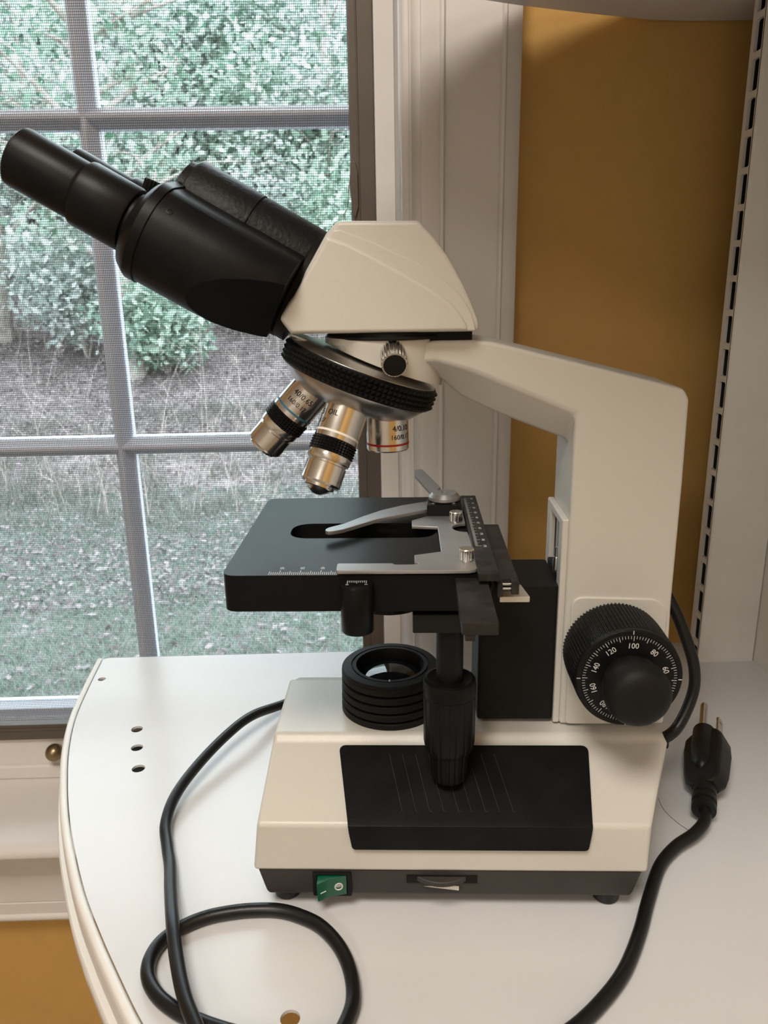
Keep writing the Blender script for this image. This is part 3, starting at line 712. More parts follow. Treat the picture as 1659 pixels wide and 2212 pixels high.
# ---- same pair of knobs on the far side
kf = obj('coarse_focus_knob', [lathe([(2.62, 2.5), (2.72, 2.6), (2.76, 3.2), (2.74, 5.5), (2.6, 5.9), (0, 5.96)], (KC[0], 0, KC[1]), (0, 1, 0), sg, rfun=rf), lathe([(1.0, 2.3), (1.0, 2.6)], (KC[0], 0, KC[1]), (0, 1, 0), 32)], 'black_rough', MS, sharp=22)
obj('fine_focus_knob', lathe([(1.98, 5.95), (2.0, 6.1), (1.93, 7.15), (1.6, 7.85), (0.8, 8.06), (0.0, 8.07)], (KC[0], 0, KC[1]), (0, 1, 0), 48), 'black_matte', kf)

# ---- focusing block between column and stage
obj('focus_block', [prism(round_poly([(2.05, -2.1), (6.36, -2.1), (6.36, 2.25), (2.05, 2.25)], 0.2, 3), 8.05, 16.2, lambda a, b, h: (a, b, h)), box(6.3, 6.75, -1.2, 1.3, 8.3, 16.7)], 'black_matte', MS, 0.06)
obj('limit_plate', [box(2.3, 6.2, -1.6, 1.6, 7.85, 8.06)], 'black_matte', MS, 0.03)

# ---- stage
stage = obj('stage', plate(round_poly([(-10.85, -6.98), (2.2, -6.98), (2.2, 6.95), (-10.85, 6.95)], [0.75, 0.3, 0.5, 0.75], 6),
                           [round_poly([(-8.42, -1.35), (-0.26, -1.35), (-0.26, 1.35), (-8.42, 1.35)], 1.32, 10)], 16.92, 18.8, lambda a, b, h: (a, b, h)), 'stage', MS, 0.06, 2, bang=50, sharp=40)
obj('stage_bracket', [box(-1.6, 2.2, -2.0, 2.0, 15.4, 16.95), box(1.0, 3.0, -2.1, 2.2, 14.2, 16.95)], 'black_matte', MS, 0.08)
obj('condenser', [lathe([(1.7, 14.5), (2.15, 14.55), (2.2, 14.8), (2.2, 15.2), (2.1, 15.25), (2.1, 15.4), (2.25, 15.45), (2.25, 16.95)], (*OA, 0), (0, 0, 1), 64)], 'black', MS, sharp=30)
cl = obj('condenser_top', [lathe([(1.1, 16.9), (1.1, 18.0), (1.05, 18.05), (0.85, 18.05), (0.8, 17.95), (0, 17.95)], (*OA, 0), (0, 0, 1), 48)], 'chrome', MS, sharp=30)
obj('condenser_lens', lathe([(0.82, 17.96), (0.6, 18.05), (0, 18.1)], (*OA, 0), (0, 0, 1), 32), 'glass', cl)
# scale on the front edge of the stage
sg_ = Geo(); u60 = -8.05
for k in range(0, 66):
    u = u60 + 0.1*(60 - (65 - k)); 
    m_ = 65 - k; L = 0.62 if m_ % 10 == 0 else (0.5 if m_ % 5 == 0 else 0.36)
    sg_.add([(u - 0.013, -6.94, 18.815), (u + 0.013, -6.94, 18.815), (u + 0.013, -6.94 + L, 18.815), (u - 0.013, -6.94 + L, 18.815)], [(0, 1, 2, 3)])
for val in (60, 50, 40, 30):
    u = u60 + 0.1*(60 - val)
    q = text_geo(str(val), 0.30, lambda x, y: (u + 0.03 + y, -6.02 - x, 18.815)); sg_.add(q.v, q.f)
obj('stage_scale', sg_, 'white_ink', stage, smooth=False)
# vernier post
vp = obj('vernier_post', [lathe([(0.76, 16.08), (0.80, 16.14), (0.80, 18.42), (0.74, 18.52), (0.0, 18.52)], (-4.28, -7.3, 0), (0, 0, 1), 48)], 'stage', MS, sharp=40)
vm_ = Geo()
for k in range(11):
    u = -4.72 + 0.09*k; L = 0.34 if k in (0, 5, 10) else 0.24
    vm_.add([(u - 0.012, -7.02 - L, 18.535), (u + 0.012, -7.02 - L, 18.535), (u + 0.012, -7.02, 18.535), (u - 0.012, -7.02, 18.535)], [(0, 1, 2, 3)])
for val, u in (('10', -4.72), ('0', -3.82)):
    q = text_geo(val, 0.2, lambda x, y: (u + y, -7.5 - x, 18.535)); vm_.add(q.v, q.f)
obj('vernier_mark', vm_, 'white_ink', vp, smooth=False)

# ---- mechanical slide holder on the stage
fl = lambda a, b, h: (a, b, h)
hp = [(-5.22, -6.08), (-2.58, -6.1), (-2.47, -6.28), (-1.62, -6.28), (-1.42, -6.24), (-1.30, -6.12), (-1.36, -6.0), (-1.50, -5.98), (-1.50, -4.93), (-0.14, -4.42), (-0.17, -0.30), (-1.61, -0.08), (-1.61, 0.98), (-0.61, 1.9), (-0.65, 2.95), (1.42, 2.95)]
hp += [(1.42, 0.35)] + [(1.42 - 0.78*math.sin(math.pi*k/10), -0.45 + 0.8*math.cos(math.pi*k/10)) for k in range(1, 10)] + [(1.42, -1.25)]
hp += [(1.66, -6.3), (1.6, -6.75), (1.38, -7.0), (1.05, -7.12), (-5.18, -7.1), (-5.26, -7.0), (-5.28, -6.2)]
hold = obj('slide_holder', prism(hp, 18.9, 19.08, fl), 'aluminium', MS, 0.035, 2)
clipp = [(-0.55, 3.85), (-2.19, 2.95), (-3.39, 1.95), (-4.4, 0.75), (-5.37, -0.62), (-6.15, -1.32), (-6.3, -1.6), (-6.28, -1.9), (-6.1, -2.05), (-5.85, -2.0), (-5.28, -1.65), (-3.75, -0.05), (-3.52, 0.18), (-0.6, 2.1)]
obj('clip_finger', prism(clipp, 19.2, 19.42, fl), 'aluminium', hold, 0.04, 2)
obj('clip_block', prism(round_poly([(-0.72, -0.02), (1.25, -0.1), (1.36, 3.3), (-0.62, 3.3)], 0.2, 4), 19.08, 19.75, fl).map(lambda p: (p[0], p[1]*0.55 + 1.75, p[2])), 'black_matte', hold, 0.05)
for u in (-0.35, 0.85):
    obj('block_screw', lathe([(0.0, 0.0), (0.14, 0.0), (0.14, 0.05), (0.06, 0.05), (0.05, 0.02), (0, 0.02)][1:], (u, 2.0, 19.74), (0, 0, 1), 20), 'steel', hold)
obj('clip_pivot', lathe([(0.86, 0), (0.92, 0.06), (0.92, 0.22), (0.72, 0.45), (0.2, 0.45), (0.18, 0.36), (0, 0.36)], (0.33, 2.75, 19.8), (0, 0, 1), 48), 'aluminium', hold, sharp=30)
lev = [(0.0, 3.1), (-0.5, 3.0), (-1.3, 5.2), (-1.4, 5.8), (-1.2, 6.15), (-0.9, 6.1), (-0.68, 5.7)]
obj('clip_lever', prism(round_poly([(-0.45, 2.9), (-1.42, 5.1), (-1.42, 5.75), (-0.95, 5.85), (0.15, 3.6)], [0.02, 0.2, 0.35, 0.3, 0.02], 4), 20.0, 20.16, fl).map(lambda p: (p[0], p[1], p[2] + max(0, (p[1] - 3.0))*0.28)), 'aluminium', hold, 0.03)
sg2, rf2 = ridges(20)
for (u, v) in ((0.90, 0.62), (1.04, -5.75)):
    obj('holder_screw', [lathe([(0.36, 0.0), (0.37, 0.03), (0.37, 0.5), (0.34, 0.54), (0, 0.54)], (u, v, 19.16), (0, 0, 1), 80, rfun=lambda k, h: (1.0, 1.0, 0.94, 0.94)[k % 4]), lathe([(0.3, 0), (0.3, 0.1)], (u, v, 19.06), (0, 0, 1), 24)], 'chrome', hold, sharp=25)
# carriage bars
bar = obj('carriage_bar', [box(1.46, 2.42, -7.95, 5.75, 18.82, 19.22)], 'dusty', MS, 0.05)
rs = Geo()
for k in range(91):
    v = -4.05 + 0.1*k; L = 0.32 if k % 10 == 0 else (0.24 if k % 5 == 0 else 0.14)
    rs.add([(1.62, v - 0.012, 19.235), (1.62 + L, v - 0.012, 19.235), (1.62 + L, v + 0.012, 19.235), (1.62, v + 0.012, 19.235)], [(0, 1, 2, 3)])
for k in range(10):
    q = text_geo(str(190 - 10*k), 0.22, lambda x, y: (2.1 + y, -4.05 + k - x*1.1, 19.235)); rs.add(q.v, q.f)
obj('carriage_scale', rs, 'white_ink', bar, smooth=False)
obj('guide_rail', [box(2.36, 3.42, -7.05, 1.58, 17.95, 18.62), box(2.36, 2.62, -7.8, -6.9, 17.95, 18.62), box(3.06, 3.42, -7.5, -6.9, 17.95, 18.6)], 'dusty', MS, 0.05)
for w in (18.13, 18.36): obj('guide_rod', lathe([(0.065, 0), (0.065, 0.5)], (2.62, -7.12, w), (1, 0, 0), 12), 'steel', MS)
yb = obj('drive_bar', [box(0.42, 1.95, -12.1, -6.9, 18.05, 18.62), box(0.55, 1.0, -12.05, -11.6, 17.75, 18.06)], 'dusty', MS, 0.05)
obj('rack_plate', [prism([(2.75, -5.55), (4.25, -5.55), (4.02, -3.9), (3.8, -3.8), (2.75, -3.8)], 16.75, 17.05, fl)], 'raw_alu', MS, 0.03)
obj('rack_support', [box(2.1, 3.0, -4.9, 1.5, 16.2, 17.95)], 'black_matte', MS, 0.05)
# coaxial stage drive
DC = (0.26, -5.8)
obj('drive_plate', [box(-1.62, 2.1, -6.7, -2.0, 15.6, 16.6)], 'black_matte', MS, 0.06)
obj('drive_shaft', lathe([(0.69, 12.2), (0.69, 15.75)], (*DC, 0), (0, 0, 1), 40), 'black', MS)
def dr(n, lo): return lambda k, h: (1.0 if (k // 3) % 2 else lo)
obj('upper_drive_knob', [lathe([(0.9, 12.62), (1.15, 12.72), (1.32, 12.66), (1.37, 12.45), (1.37, 11.9), (1.33, 11.85), (1.32, 11.7)][::-1], (*DC, 0), (0, 0, 1), 96),
                         lathe([(0.95, 8.45), (1.16, 8.52), (1.28, 8.75), (1.34, 9.1), (1.345, 11.8)], (*DC, 0), (0, 0, 1), 108, rfun=lambda k, h: (1.0, 1.0, 1.0, 1.0, 0.965, 0.965)[k % 6])], 'black', MS, sharp=25)
obj('lower_drive_knob', [lathe([(0.82, 6.8), (0.92, 6.88), (0.96, 7.2), (1.02, 8.6)], (*DC, 0), (0, 0, 1), 84, rfun=lambda k, h: (1.0, 1.0, 1.0, 1.0, 0.95, 0.95)[k % 6])], 'black', MS, sharp=25)

# ---- head
head_o = [(-5.02, 35.05), (-1.2, 35.0), (-0.44, 34.2), (0.24, 33.3), (0.93, 32.1), (1.37, 31.15), (1.72, 30.3), (1.72, 29.86), (-7.5, 29.86), (-8.02, 30.6), (-5.58, 34.5)]
head = obj('head', prism(head_o, -2.92, 2.92, UW), 'cream', MS, 0.28, 4, bang=20)
pan = [(-5.50, 34.36), (-4.48, 34.0), (-3.24, 33.38), (-1.75, 32.57), (-0.56, 31.9), (0.32, 31.26), (0.8, 30.71), (1.09, 30.23), (1.2, 29.9), (-7.42, 29.9), (-7.9, 30.6)]
pan2 = [(-5.2, 34.62), (-4.88, 34.66), (-3.32, 34.05), (-1.35, 33.15), (-0.15, 32.44), (0.81, 31.58), (1.28, 30.84), (1.5, 30.21), (1.53, 29.9), (-7.44, 29.88), (-7.94, 30.6)]
for a, b in ((-3.1, -2.7), (2.7, 3.1)):
    obj('head_side_step', prism(pan2, a, b, UW), 'cream', head, 0.08, 3, bang=20)
for a, b in ((-3.3, -2.7), (2.7, 3.3)):
    obj('head_side', prism(pan, a, b, UW), 'cream', head, 0.2, 4, bang=20)
obj('head_joint', [lathe([(3.3, 29.5), (3.3, 29.66), (3.1, 29.7), (3.1, 29.9)], (-2.7, 0, 0), (0, 0, 1), 64), box(-3, 1.45, -2.2, 2.2, 29.4, 29.86)], 'ink', MS, 0.04)
sgt = 96
ts = obj('thumb_screw', [lathe([(0.55, 0.0), (0.64, 0.06), (0.65, 1.1), (0.64, 1.55), (0.60, 1.62)], (-2.5, -2.85, 28.95), (0.08, -1, -0.34), 96, rfun=lambda k, h: (1.0, 1.0, 0.95, 0.95)[k % 4])], 'chrome', MS, sharp=25)
obj('thumb_screw_face', lathe([(0.56, 1.6), (0.54, 1.645), (0, 1.65)], (-2.5, -2.85, 28.95), (0.08, -1, -0.34), 32), 'ink', ts)

# ---- revolving nosepiece with four objectives
AP = Vector((-2.95, 0, 31.1)); TAU = math.radians(21.0); ALF = math.radians(21.5)
dT = Vector((-math.sin(TAU), 0, -math.cos(TAU))); e1 = Vector((math.cos(TAU), 0, -math.sin(TAU))); e2 = Vector((0, -1, 0))
# steel cone that carries the objectives and steel top disc
nose = obj('nosepiece', [lathe([(0.6, 2.93), (3.2, 2.95), (3.3, 2.98), (3.4, 3.03), (3.86, 3.12), (4.0, 3.17), (4.05, 3.3), (4.0, 4.25), (3.95, 4.4), (3.35, 5.05), (2.6, 5.45), (1.9, 5.6), (0, 5.6)], AP, dT, 96)], 'steel', MS, sharp=40)
# knurled black grip: rows of small pyramids
gk = Geo(); NR = 4; NA = 92; hh = 1.0/NR
def tp(r, ang, t): return AP + dT*t + e1*(r*math.cos(ang)) + e2*(r*math.sin(ang))
for j in range(NR):
    t0 = 3.28 + hh*j; t1 = t0 + hh
    for k in range(NA):
        a0 = 2*math.pi*k/NA; a1 = 2*math.pi*(k+1)/NA; am = (a0 + a1)/2
        gk.add([tp(4.12, a0, t0), tp(4.12, a1, t0), tp(4.12, a1, t1), tp(4.12, a0, t1), tp(4.27, am, (t0 + t1)/2)], [(0, 1, 4), (1, 2, 4), (2, 3, 4), (3, 0, 4)])
obj('knurled_grip', [gk, lathe([(3.85, 3.16), (4.08, 3.2), (4.14, 3.27), (4.12, 3.29), (4.12, 4.27), (4.08, 4.33), (3.85, 4.36)], AP, dT, 96)], 'black', nose, smooth=False)
obj('click_bracket', [prism([(-7.9, -0.9), (-7.7, 0.9), (-5.3, 0.7), (-4.9, -0.2), (-5.3, -1.6)], 0, 0.14, lambda a, b, h: (a, b, 28.0 + (-a - 4.05)*0.383 + 0.22 + h))], 'raw_alu', nose, 0.03)

def objective(phi, long_, ring, lines, scale, label, rot=0.0):
    d = (dT*math.cos(ALF) + (e1*math.cos(phi) + e2*math.sin(phi))*math.sin(ALF)).normalized()
    up = (0, 0, 1) if abs(d.z) < 0.985 else (0, -1, 0)
    x, y, a = frame_of(d, (0, 1, 0))
    if long_:
        body = [(1.02, 5.15), (1.08, 5.5), (1.09, 5.62), (1.06, 5.63), (1.06, 5.69), (1.11, 5.70), (1.12, 7.28), (1.125, 7.62), (1.06, 7.66), (1.06, 8.34), (1.12, 8.36), (1.12, 8.66), (1.08, 8.74), (0.98, 8.76), (0.98, 8.86), (1.04, 8.9), (1.04, 9.86), (0.98, 9.96), (0.80, 9.97), (0.78, 10.12)]
        body += [(0.66, 10.15), (0.5, 10.3), (0.22, 10.48), (0, 10.5)] if long_ == 2 else [(0.60, 10.14), (0.55, 10.08), (0, 10.05)]
    else:
        body = [(1.02, 5.15), (1.10, 5.5), (1.12, 5.62), (1.09, 5.63), (1.09, 5.69), (1.14, 5.70), (1.15, 7.1), (1.15, 7.55), (1.1, 7.62), (0.8, 7.62), (0.76, 7.5), (0, 7.45)]
    ob = obj('objective', lathe(body, AP, d, 72), 'chrome', nose, sharp=28); ob['label'] = label
    rt = 7.32 if long_ else 7.24
    rr = 1.125 if long_ else 1.155
    obj('colour_ring', lathe([(rr - 0.05, rt - 0.06), (rr + 0.008, rt - 0.055), (rr + 0.008, rt + 0.055), (rr - 0.05, rt + 0.06)], AP, d, 72), ring, ob)
    if long_:
        k_ = Geo(); NRr, NAa = 5, 40; hh = (8.36 - 7.64)/NRr
        P = lambda r, an, t: AP + a*t + x*(r*math.cos(an)) + y*(r*math.sin(an))
        for j in range(NRr):
            t0 = 7.64 + hh*j; t1 = t0 + hh
            for q in range(NAa):
                a0, a1 = 2*math.pi*q/NAa, 2*math.pi*(q+1)/NAa
                k_.add([P(1.11, a0, t0), P(1.11, a1, t0), P(1.11, a1, t1), P(1.11, a0, t1), P(1.19, (a0+a1)/2, (t0+t1)/2)], [(0, 1, 4), (1, 2, 4), (2, 3, 4), (3, 0, 4)])
        obj('grip_ring', k_, 'black', ob, smooth=False)
    # lettering wrapped round the barrel; ang0 is measured from the side facing the camera
    cdir = (e2 - a*e2.dot(a)).normalized(); sdir = a.cross(cdir)      # towards camera / sideways
    if sdir.x < 0: sdir = -sdir
    lt = Geo()
    for (s, size, t, ang0, al) in lines:
        def fn(px, py):
            an = ang0 + px/1.14
            return AP + a*(t - py) + (cdir*math.cos(an) + sdir*math.sin(an))*((1.125 if long_ else 1.158) + 0.004)
        q = text_geo(s, size, fn, al); lt.add(q.v, q.f)
    obj('engraving', lt, 'ink', ob, smooth=False)
    return ob
objective(0.0, 0, 'red', [('4/0.10', 0.42, 6.35, 0.72, 'CENTER'), ('160/0.17', 0.36, 6.82, 0.72, 'CENTER')], 1, 'short chrome objective with a red ring')
objective(math.pi/2, 2, 'white_ring', [('100/1.25', 0.40, 6.42, -1.1, 'RIGHT'), ('OIL', 0.40, 6.42, -0.55, 'CENTER'), ('160/0.17', 0.34, 6.9, -0.82, 'RIGHT')], 1, 'long chrome objective with a white ring, nearest the viewer')
objective(math.pi, 1, 'blue', [('40/0.65', 0.42, 6.32, -0.05, 'CENTER'), ('160/0.17', 0.36, 6.83, -0.1, 'CENTER')], 1, 'long chrome objective with a blue ring, tilted furthest left')
objective(3*math.pi/2, 0, 'yellow', [('10/0.25', 0.40, 6.35, 3.1, 'CENTER')], 1, 'short chrome objective on the far side')

# ---- binocular tubes: inclined 30 degrees towards the user
BO = Vector((-6.8, 0, 32.5)); ba = Vector((-math.cos(math.radians(30)), 0, math.sin(math.radians(30)))); bq = Vector((math.sin(math.radians(30)), 0, math.cos(math.radians(30))))
def bp(s, v, t): return BO + ba*s + bq*t + Vector((0, v, 0))
def hull(circles, n=56):
    out = []
    for k in range(n):
        a = 2*math.pi*k/n; d = (math.cos(a), math.sin(a))
        c_ = max(circles, key=lambda c: c[0]*d[0] + c[1]*d[1] + c[2]); out.append((c_[0] + c_[2]*d[0], c_[1] + c_[2]*d[1]))
    return out
for sgn_ in (-1, 1):
    def sec(s, v, t, r, vi, ti, ri): return [bp(s, sgn_*a, b) for a, b in hull([(v, t, r), (vi, ti, ri)])]
    secs = [sec(0.35, 2.55, -1.4, 2.15, 0.4, 0.0, 1.2), sec(0.8, 2.65, -1.45, 2.22, 0.4, 0.0, 1.2), sec(1.8, 2.8, -1.55, 2.3, 0.4, -0.05, 1.2), sec(2.9, 2.9, -1.62, 2.36, 0.4, -0.05, 1.2), sec(4.0, 2.95, -1.65, 2.37, 0.4, -0.1, 1.2), sec(6.95, 3.0, -1.65, 2.37, 0.4, -0.1, 1.2)]
    hs = obj('prism_housing', loft(secs), 'black', MS, 0.05, 2, bang=50, sharp=40)
    # scooped lower corner next to the head
    bm = bmesh.new(); bm.from_mesh(hs.data)
    m_ = (Vector((0, sgn_*0.75, 0)) - bq*0.66).normalized(); nn_ = (m_ - ba*0.5).normalized()
    r_ = bmesh.ops.bisect_plane(bm, geom=bm.verts[:] + bm.edges[:] + bm.faces[:], plane_co=(bp(4.2, sgn_*2.98, -1.65) + m_*2.37)*G, plane_no=nn_, clear_outer=True)
    ed = [e for e in r_['geom_cut'] if isinstance(e, bmesh.types.BMEdge)]
    nf = bmesh.ops.edgeloop_fill(bm, edges=ed)['faces']
    hs.data.materials.append(M['scoop'])
    for f_ in nf: f_.material_index = 1; f_.smooth = False
    for e in ed: e.smooth = False
    bm.to_mesh(hs.data); bm.free()
    secs2 = [sec(6.9, 3.0, -1.65, 2.44, 0.4, -0.05, 1.25), sec(7.35, 3.0, -1.65, 2.44, 0.4, -0.05, 1.25), sec(7.55, 3.0, -1.68, 2.3, 0.5, -0.15, 1.1), sec(7.92, 3.0, -1.9, 1.82, 0.9, -0.9, 0.6)]
    obj('housing_cap', loft(secs2), 'black', hs, 0.06, 2, bang=40, sharp=30)
    if sgn_ < 0:
        # flat cover let into the side, with two screws, and the scooped end
        for (s, t, v) in ((6.3, -0.15, -3.0), (1.35, -0.35, -2.6)):
            ctr = bp(s, v, t); 
            nn = Vector((0, -0.80, 0)) + bq*0.6
            vv = -2.98 - 2.37*0.80 if s > 4 else -2.45 - 2.12*0.80
            tt = -1.65 + 2.37*0.6 if s > 4 else -1.40 + 2.12*0.6
            obj('cover_screw', lathe([(0.17, -0.03), (0.17, 0.02), (0.09, 0.03), (0.07, -0.0), (0, -0.0)], bp(s, vv, tt), nn, 20), 'black', hs, sharp=25)
        seam = [bp(s, -2.98 - 2.38*math.cos(math.radians(58)), -1.65 + 2.38*math.sin(math.radians(58))) for s in (0.9, 6.9)]
        obj('cover_seam', tube([bp(s, -(2.2 + 0.75*min(1, s/4)) - (1.9 + 0.48*min(1, s/4))*math.cos(math.radians(60)), -(1.2 + 0.45*min(1, s/4)) + (1.9 + 0.48*min(1, s/4))*math.sin(math.radians(60))) for s in (1.0, 2.0, 3.0, 4.0, 6.9)], 0.025, 6), 'ink', hs)
    tb = obj('eyepiece_tube', lathe([(1.36, 7.7), (1.36, 8.2), (1.52, 8.24), (1.575, 8.34), (1.575, 10.62), (1.54, 10.74), (1.36, 10.78), (1.3, 10.9)], bp(0, sgn_*3.0, -1.62), ba, 64), 'black', MS, sharp=30)
    obj('eyepiece', lathe([(1.3, 10.7), (1.38, 10.8), (1.405, 10.95), (1.41, 13.85), (1.38, 14.02), (1.30, 14.1), (1.05, 14.05), (1.0, 13.7), (0.0, 13.6)], bp(0, sgn_*3.0, -1.62), ba, 64), 'black', tb, sharp=30)
obj('hinge_barrel', [lathe([(1.6, 0.1), (2.16, 0.14), (2.16, 3.55), (2.10, 3.58), (2.10, 3.66), (2.17, 3.7), (2.17, 7.0), (2.12, 7.1), (1.9, 7.12), (1.88, 7.5), (1.8, 7.56), (0, 7.56)], bp(0, 0, 0.27), ba, 72)], 'black_rough', MS, sharp=30)
obj('binocular_flange', [lathe([(2.9, -0.25), (2.9, 0.28), (2.7, 0.4), (1.6, 0.4)], bp(0, 0, -0.55), ba, 64)], 'ink', MS, sharp=30)
obj('flange_screw', [lathe([(0.33, 0), (0.36, 0.05), (0.36, 0.5), (0.3, 0.56), (0, 0.56)], bp(0.2, -0.7, -3.05), ba, 20)], 'black', MS)
obj('clamp_screw', [lathe([(0.2, -0.4), (0.2, 0.2), (0.42, 0.22), (0.45, 0.3), (0.45, 0.85), (0.40, 0.92), (0, 0.94)], bp(8.72, -0.55, -0.52), bq + ba*0.1, 64, rfun=lambda k, h: (1.0, 1.0, 0.93, 0.93)[k % 4]), tube([bp(7.5, -0.6, -0.65), bp(8.4, -0.58, -0.6), bp(8.95, -0.55, -0.62)], 0.24, 12)], 'black', MS, sharp=25)

# ================================================================== power cord with plug
def uvw(u, v, w):
    a = math.radians(3.1); return (4 + u*math.cos(a) + v*math.sin(a), 42.07 - u*math.sin(a) + v*math.cos(a), w)
cord = empty('power_cord', (0, 36, 0)); tag(cord, 'black power cord looping on the shelf, ending in a three-pin plug', 'power cord')
cr = lambda p: (p[0], p[1] - 36, p[2])
pts = [uvw(12.6, 0.2, 5.0), uvw(13.3, 0.4, 5.0), uvw(14.7, 1.2, 5.4), uvw(15.75, 2.0, 7.2), uvw(15.8, 2.2, 8.9), uvw(15.3, 2.6, 10.7), uvw(14.5, 3.4, 12.7), uvw(13.6, 4.4, 13.9), uvw(11.5, 6.0, 14.2), uvw(8.5, 8.0, 11.5), uvw(5.0, 10.4, 6.0), uvw(2.5, 13.5, 2.0), uvw(-0.5, 15.8, 0.5), uvw(-4.0, 16.8, 0.4), uvw(-7.6, 16.0, 0.4)]
lead = [(-6.9, 54.7, 0.8), (-9.0, 51.7, 1.6), (-10.55, 49.2, 1.5), (-11.95, 46.2, 1.2), (-12.8, 43.5, 0.9), (-12.9, 41.2, 0.6), (-12.33, 39.2, 0.45), (-11.8, 37.6, 0.5), (-11.28, 35.6, 0.75), (-10.5, 32.85, 1.12), (-9.88, 30.85, 1.1), (-9.08, 28.74, 1.1), (-8.27, 27.17, 1.1), (-7.2, 25.6, 1.0), (-5.4, 24.6, 0.6), (-3.4, 25.0, 0.4)]
loop = [(-2.2, 26.2, 0.38), (-1.4, 27.88, 0.38), (-1.26, 29.09, 0.38), (-1.52, 30.54, 0.38), (-2.11, 31.87, 0.38), (-3.05, 33.04, 0.38), (-4.19, 33.76, 0.38), (-5.32, 34.16, 0.38), (-6.56, 34.24, 0.38), (-7.77, 34.14, 0.38), (-9.05, 33.85, 0.37), (-10.14, 33.27, 0.36), (-11.0, 32.39, 0.36), (-11.32, 31.35, 0.36), (-11.15, 30.26, 0.36), (-10.44, 29.21, 0.36), (-9.38, 28.37, 0.36), (-8.2, 27.76, 0.36), (-6.6, 27.15, 0.36), (-4.6, 26.5, 0.5), (-2.2, 25.7, 1.12), (1.0, 25.2, 0.5), (4.5, 25.3, 0.36), (6.6, 25.8, 0.36)]
tail = [(8.3, 26.6, 0.36), (9.95, 27.85, 0.36), (11.65, 29.55, 0.36), (13.15, 31.75, 0.36), (14.5, 34.15, 0.36), (15.95, 36.5, 0.38), (17.35, 37.85, 0.5), (18.75, 38.7, 0.65), (19.75, 39.6, 0.85), (20.12, 40.55, 0.98)]
cpts = spline([cr(p) for p in pts + lead + loop + tail], 8)
body = obj('cord', tube(cpts, 0.355, 14), 'rubber', cord, sharp=80)
# moulded lettering on the loop of the cord
LT = Geo()
base_p = [Vector(cr(p)) for p in loop]; lp = spline(base_p, 16)
def on_cord(s0, word):
    i0 = int(s0*16)
    def fn(x, y):
        # walk along the loop by x (to the right), y across the top of the cord
        i = i0; d = x; p = lp[i]
        while d > 0 and i > 1:
            q = lp[i-1]; l = (q - p).length
            if l >= d: p = p + (q - p)*(d/l); d = 0; break
            d -= l; p = q; i -= 1
        t = (lp[max(i-2, 0)] - lp[min(i+2, len(lp)-1)]); t.z = 0; t.normalize(); nrm_ = Vector((-t.y, t.x, 0))
        yy = max(-0.3, min(0.3, y - 0.08)); return p + nrm_*yy + Vector((0, 0, math.sqrt(max(0.36**2 - yy*yy, 0)) + 0.004))
    return text_geo(word, 0.42, fn, 'LEFT')
for s0, wd in ((10.35, 'SVT'), (9.45, '300V'), (8.5, '105')):
    q = on_cord(s0, wd); LT.add(q.v, q.f)
obj('moulded_lettering', LT, 'rubber', body, smooth=False)
gro = uvw(12.3, 0.2, 5.0)
obj('grommet', lathe([(0.75, 0.0), (0.78, 0.2), (0.62, 0.3), (0.62, 0.5), (0.7, 0.55), (0.62, 0.9), (0.5, 1.0), (0.45, 1.5)], cr(gro), (0.98, 0.02, 0.05), 28), 'plug', cord, sharp=30)
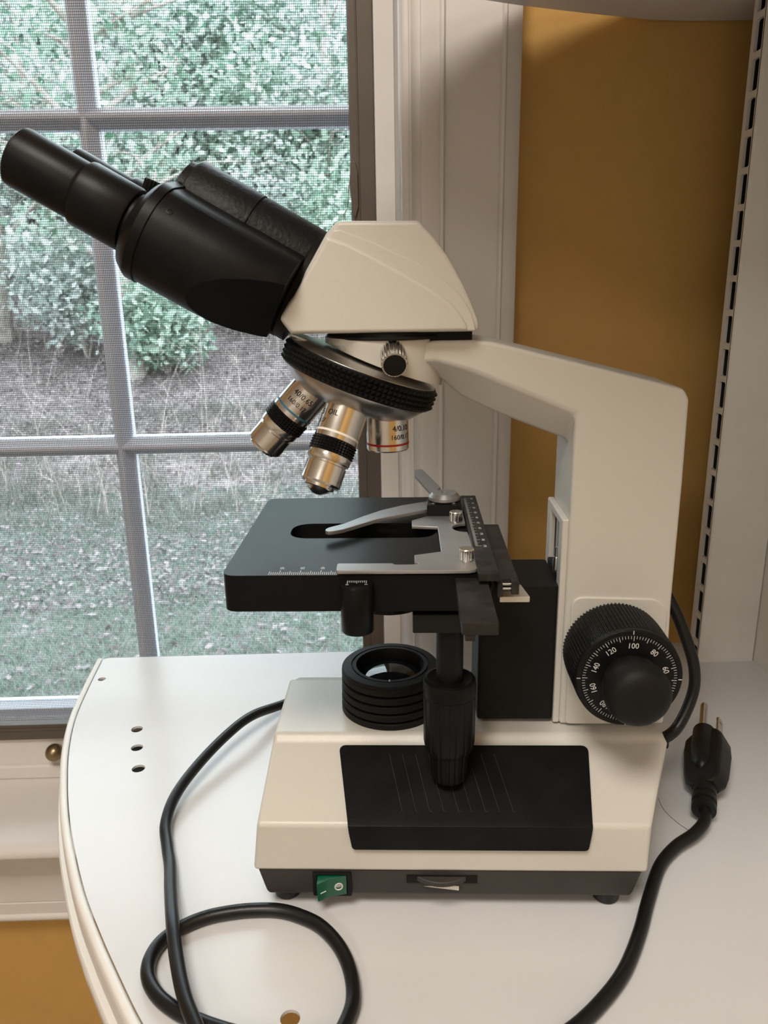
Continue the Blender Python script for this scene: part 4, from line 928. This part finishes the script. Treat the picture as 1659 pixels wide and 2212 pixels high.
# plug: axis runs away from the camera
P0 = Vector((20.15, 40.7, 1.0)); P1 = Vector((23.9, 49.0, 1.5)); pa = (P1 - P0).normalized()
ps = Vector((pa.y, -pa.x, 0)).normalized(); pu = ps.cross(pa).normalized()
roll = math.radians(33); s2 = ps*math.cos(roll) + pu*math.sin(roll); u2 = pu*math.cos(roll) - ps*math.sin(roll)
def pp(s, a, b): return cr(P0 + pa*s + s2*a + u2*b)
def psec(s, hw, hb, ht, r=0.3): return [pp(s, a, b) for a, b in rrect(-hw, hw, -hb, ht, min(r, hw*0.9), 4)]
obj('strain_relief', lathe([(0.42, -1.0), (0.72, -0.95), (0.74, -0.55), (0.58, -0.5), (0.58, -0.3), (0.74, -0.25), (0.74, 0.15), (0.56, 0.2), (0.56, 0.4), (0.7, 0.45), (0.7, 1.0), (0.6, 2.0)], cr(P0 + pa*0.6), pa, 32), 'plug', cord, sharp=30)
obj('plug_body', loft([psec(1.7, 0.75, 0.55, 0.55), psec(2.2, 1.12, 0.72, 0.62), psec(3.2, 1.25, 0.85, 0.72), psec(5.4, 1.36, 0.92, 0.8), psec(6.6, 1.3, 0.9, 0.8), psec(7.2, 1.0, 0.72, 0.7)]), 'plug', cord, 0.06, 2, bang=60, sharp=40)
obj('plug_ridge', loft([[pp(s, a, 0.5 + b) for a, b in hull([(0, 0, r)], 24)] for s, r in ((3.0, 0.2), (3.4, 0.5), (4.2, 0.72), (5.5, 0.78), (7.4, 0.74), (7.6, 0.6))]), 'plug', cord, sharp=60)
obj('ground_pin', lathe([(0.26, 0), (0.26, 3.0), (0.22, 3.2), (0.12, 3.32), (0, 3.34)], pp(7.4, 0.0, 0.72), pa, 24), 'chrome', cord, sharp=50)
for a in (0.72, -0.72):
    bl = plate(round_poly([(7.0, -0.62), (9.5, -0.62), (9.65, -0.45), (9.65, -0.15), (9.5, 0.0), (7.0, 0.0)], 0.08, 2), [circle(9.1, -0.31, 0.14, 14)], -0.075, 0.075, lambda s, b, h: pp(s, a + h, b + 0.12))
    obj('flat_blade', bl, 'chrome', cord, sharp=30)
obj('stray_hair', tube(spline([(18.2, 42.9, 0.02), (18.15, 41.8, 0.02), (18.5, 40.6, 0.02), (19.0, 39.7, 0.02)], 6), 0.012, 5), 'ink', None).location = (0, 0, 0)
h_ = bpy.data.objects['stray_hair']; tag(h_, 'thin dark stray hair lying on the shelf beside the cord', 'hair')
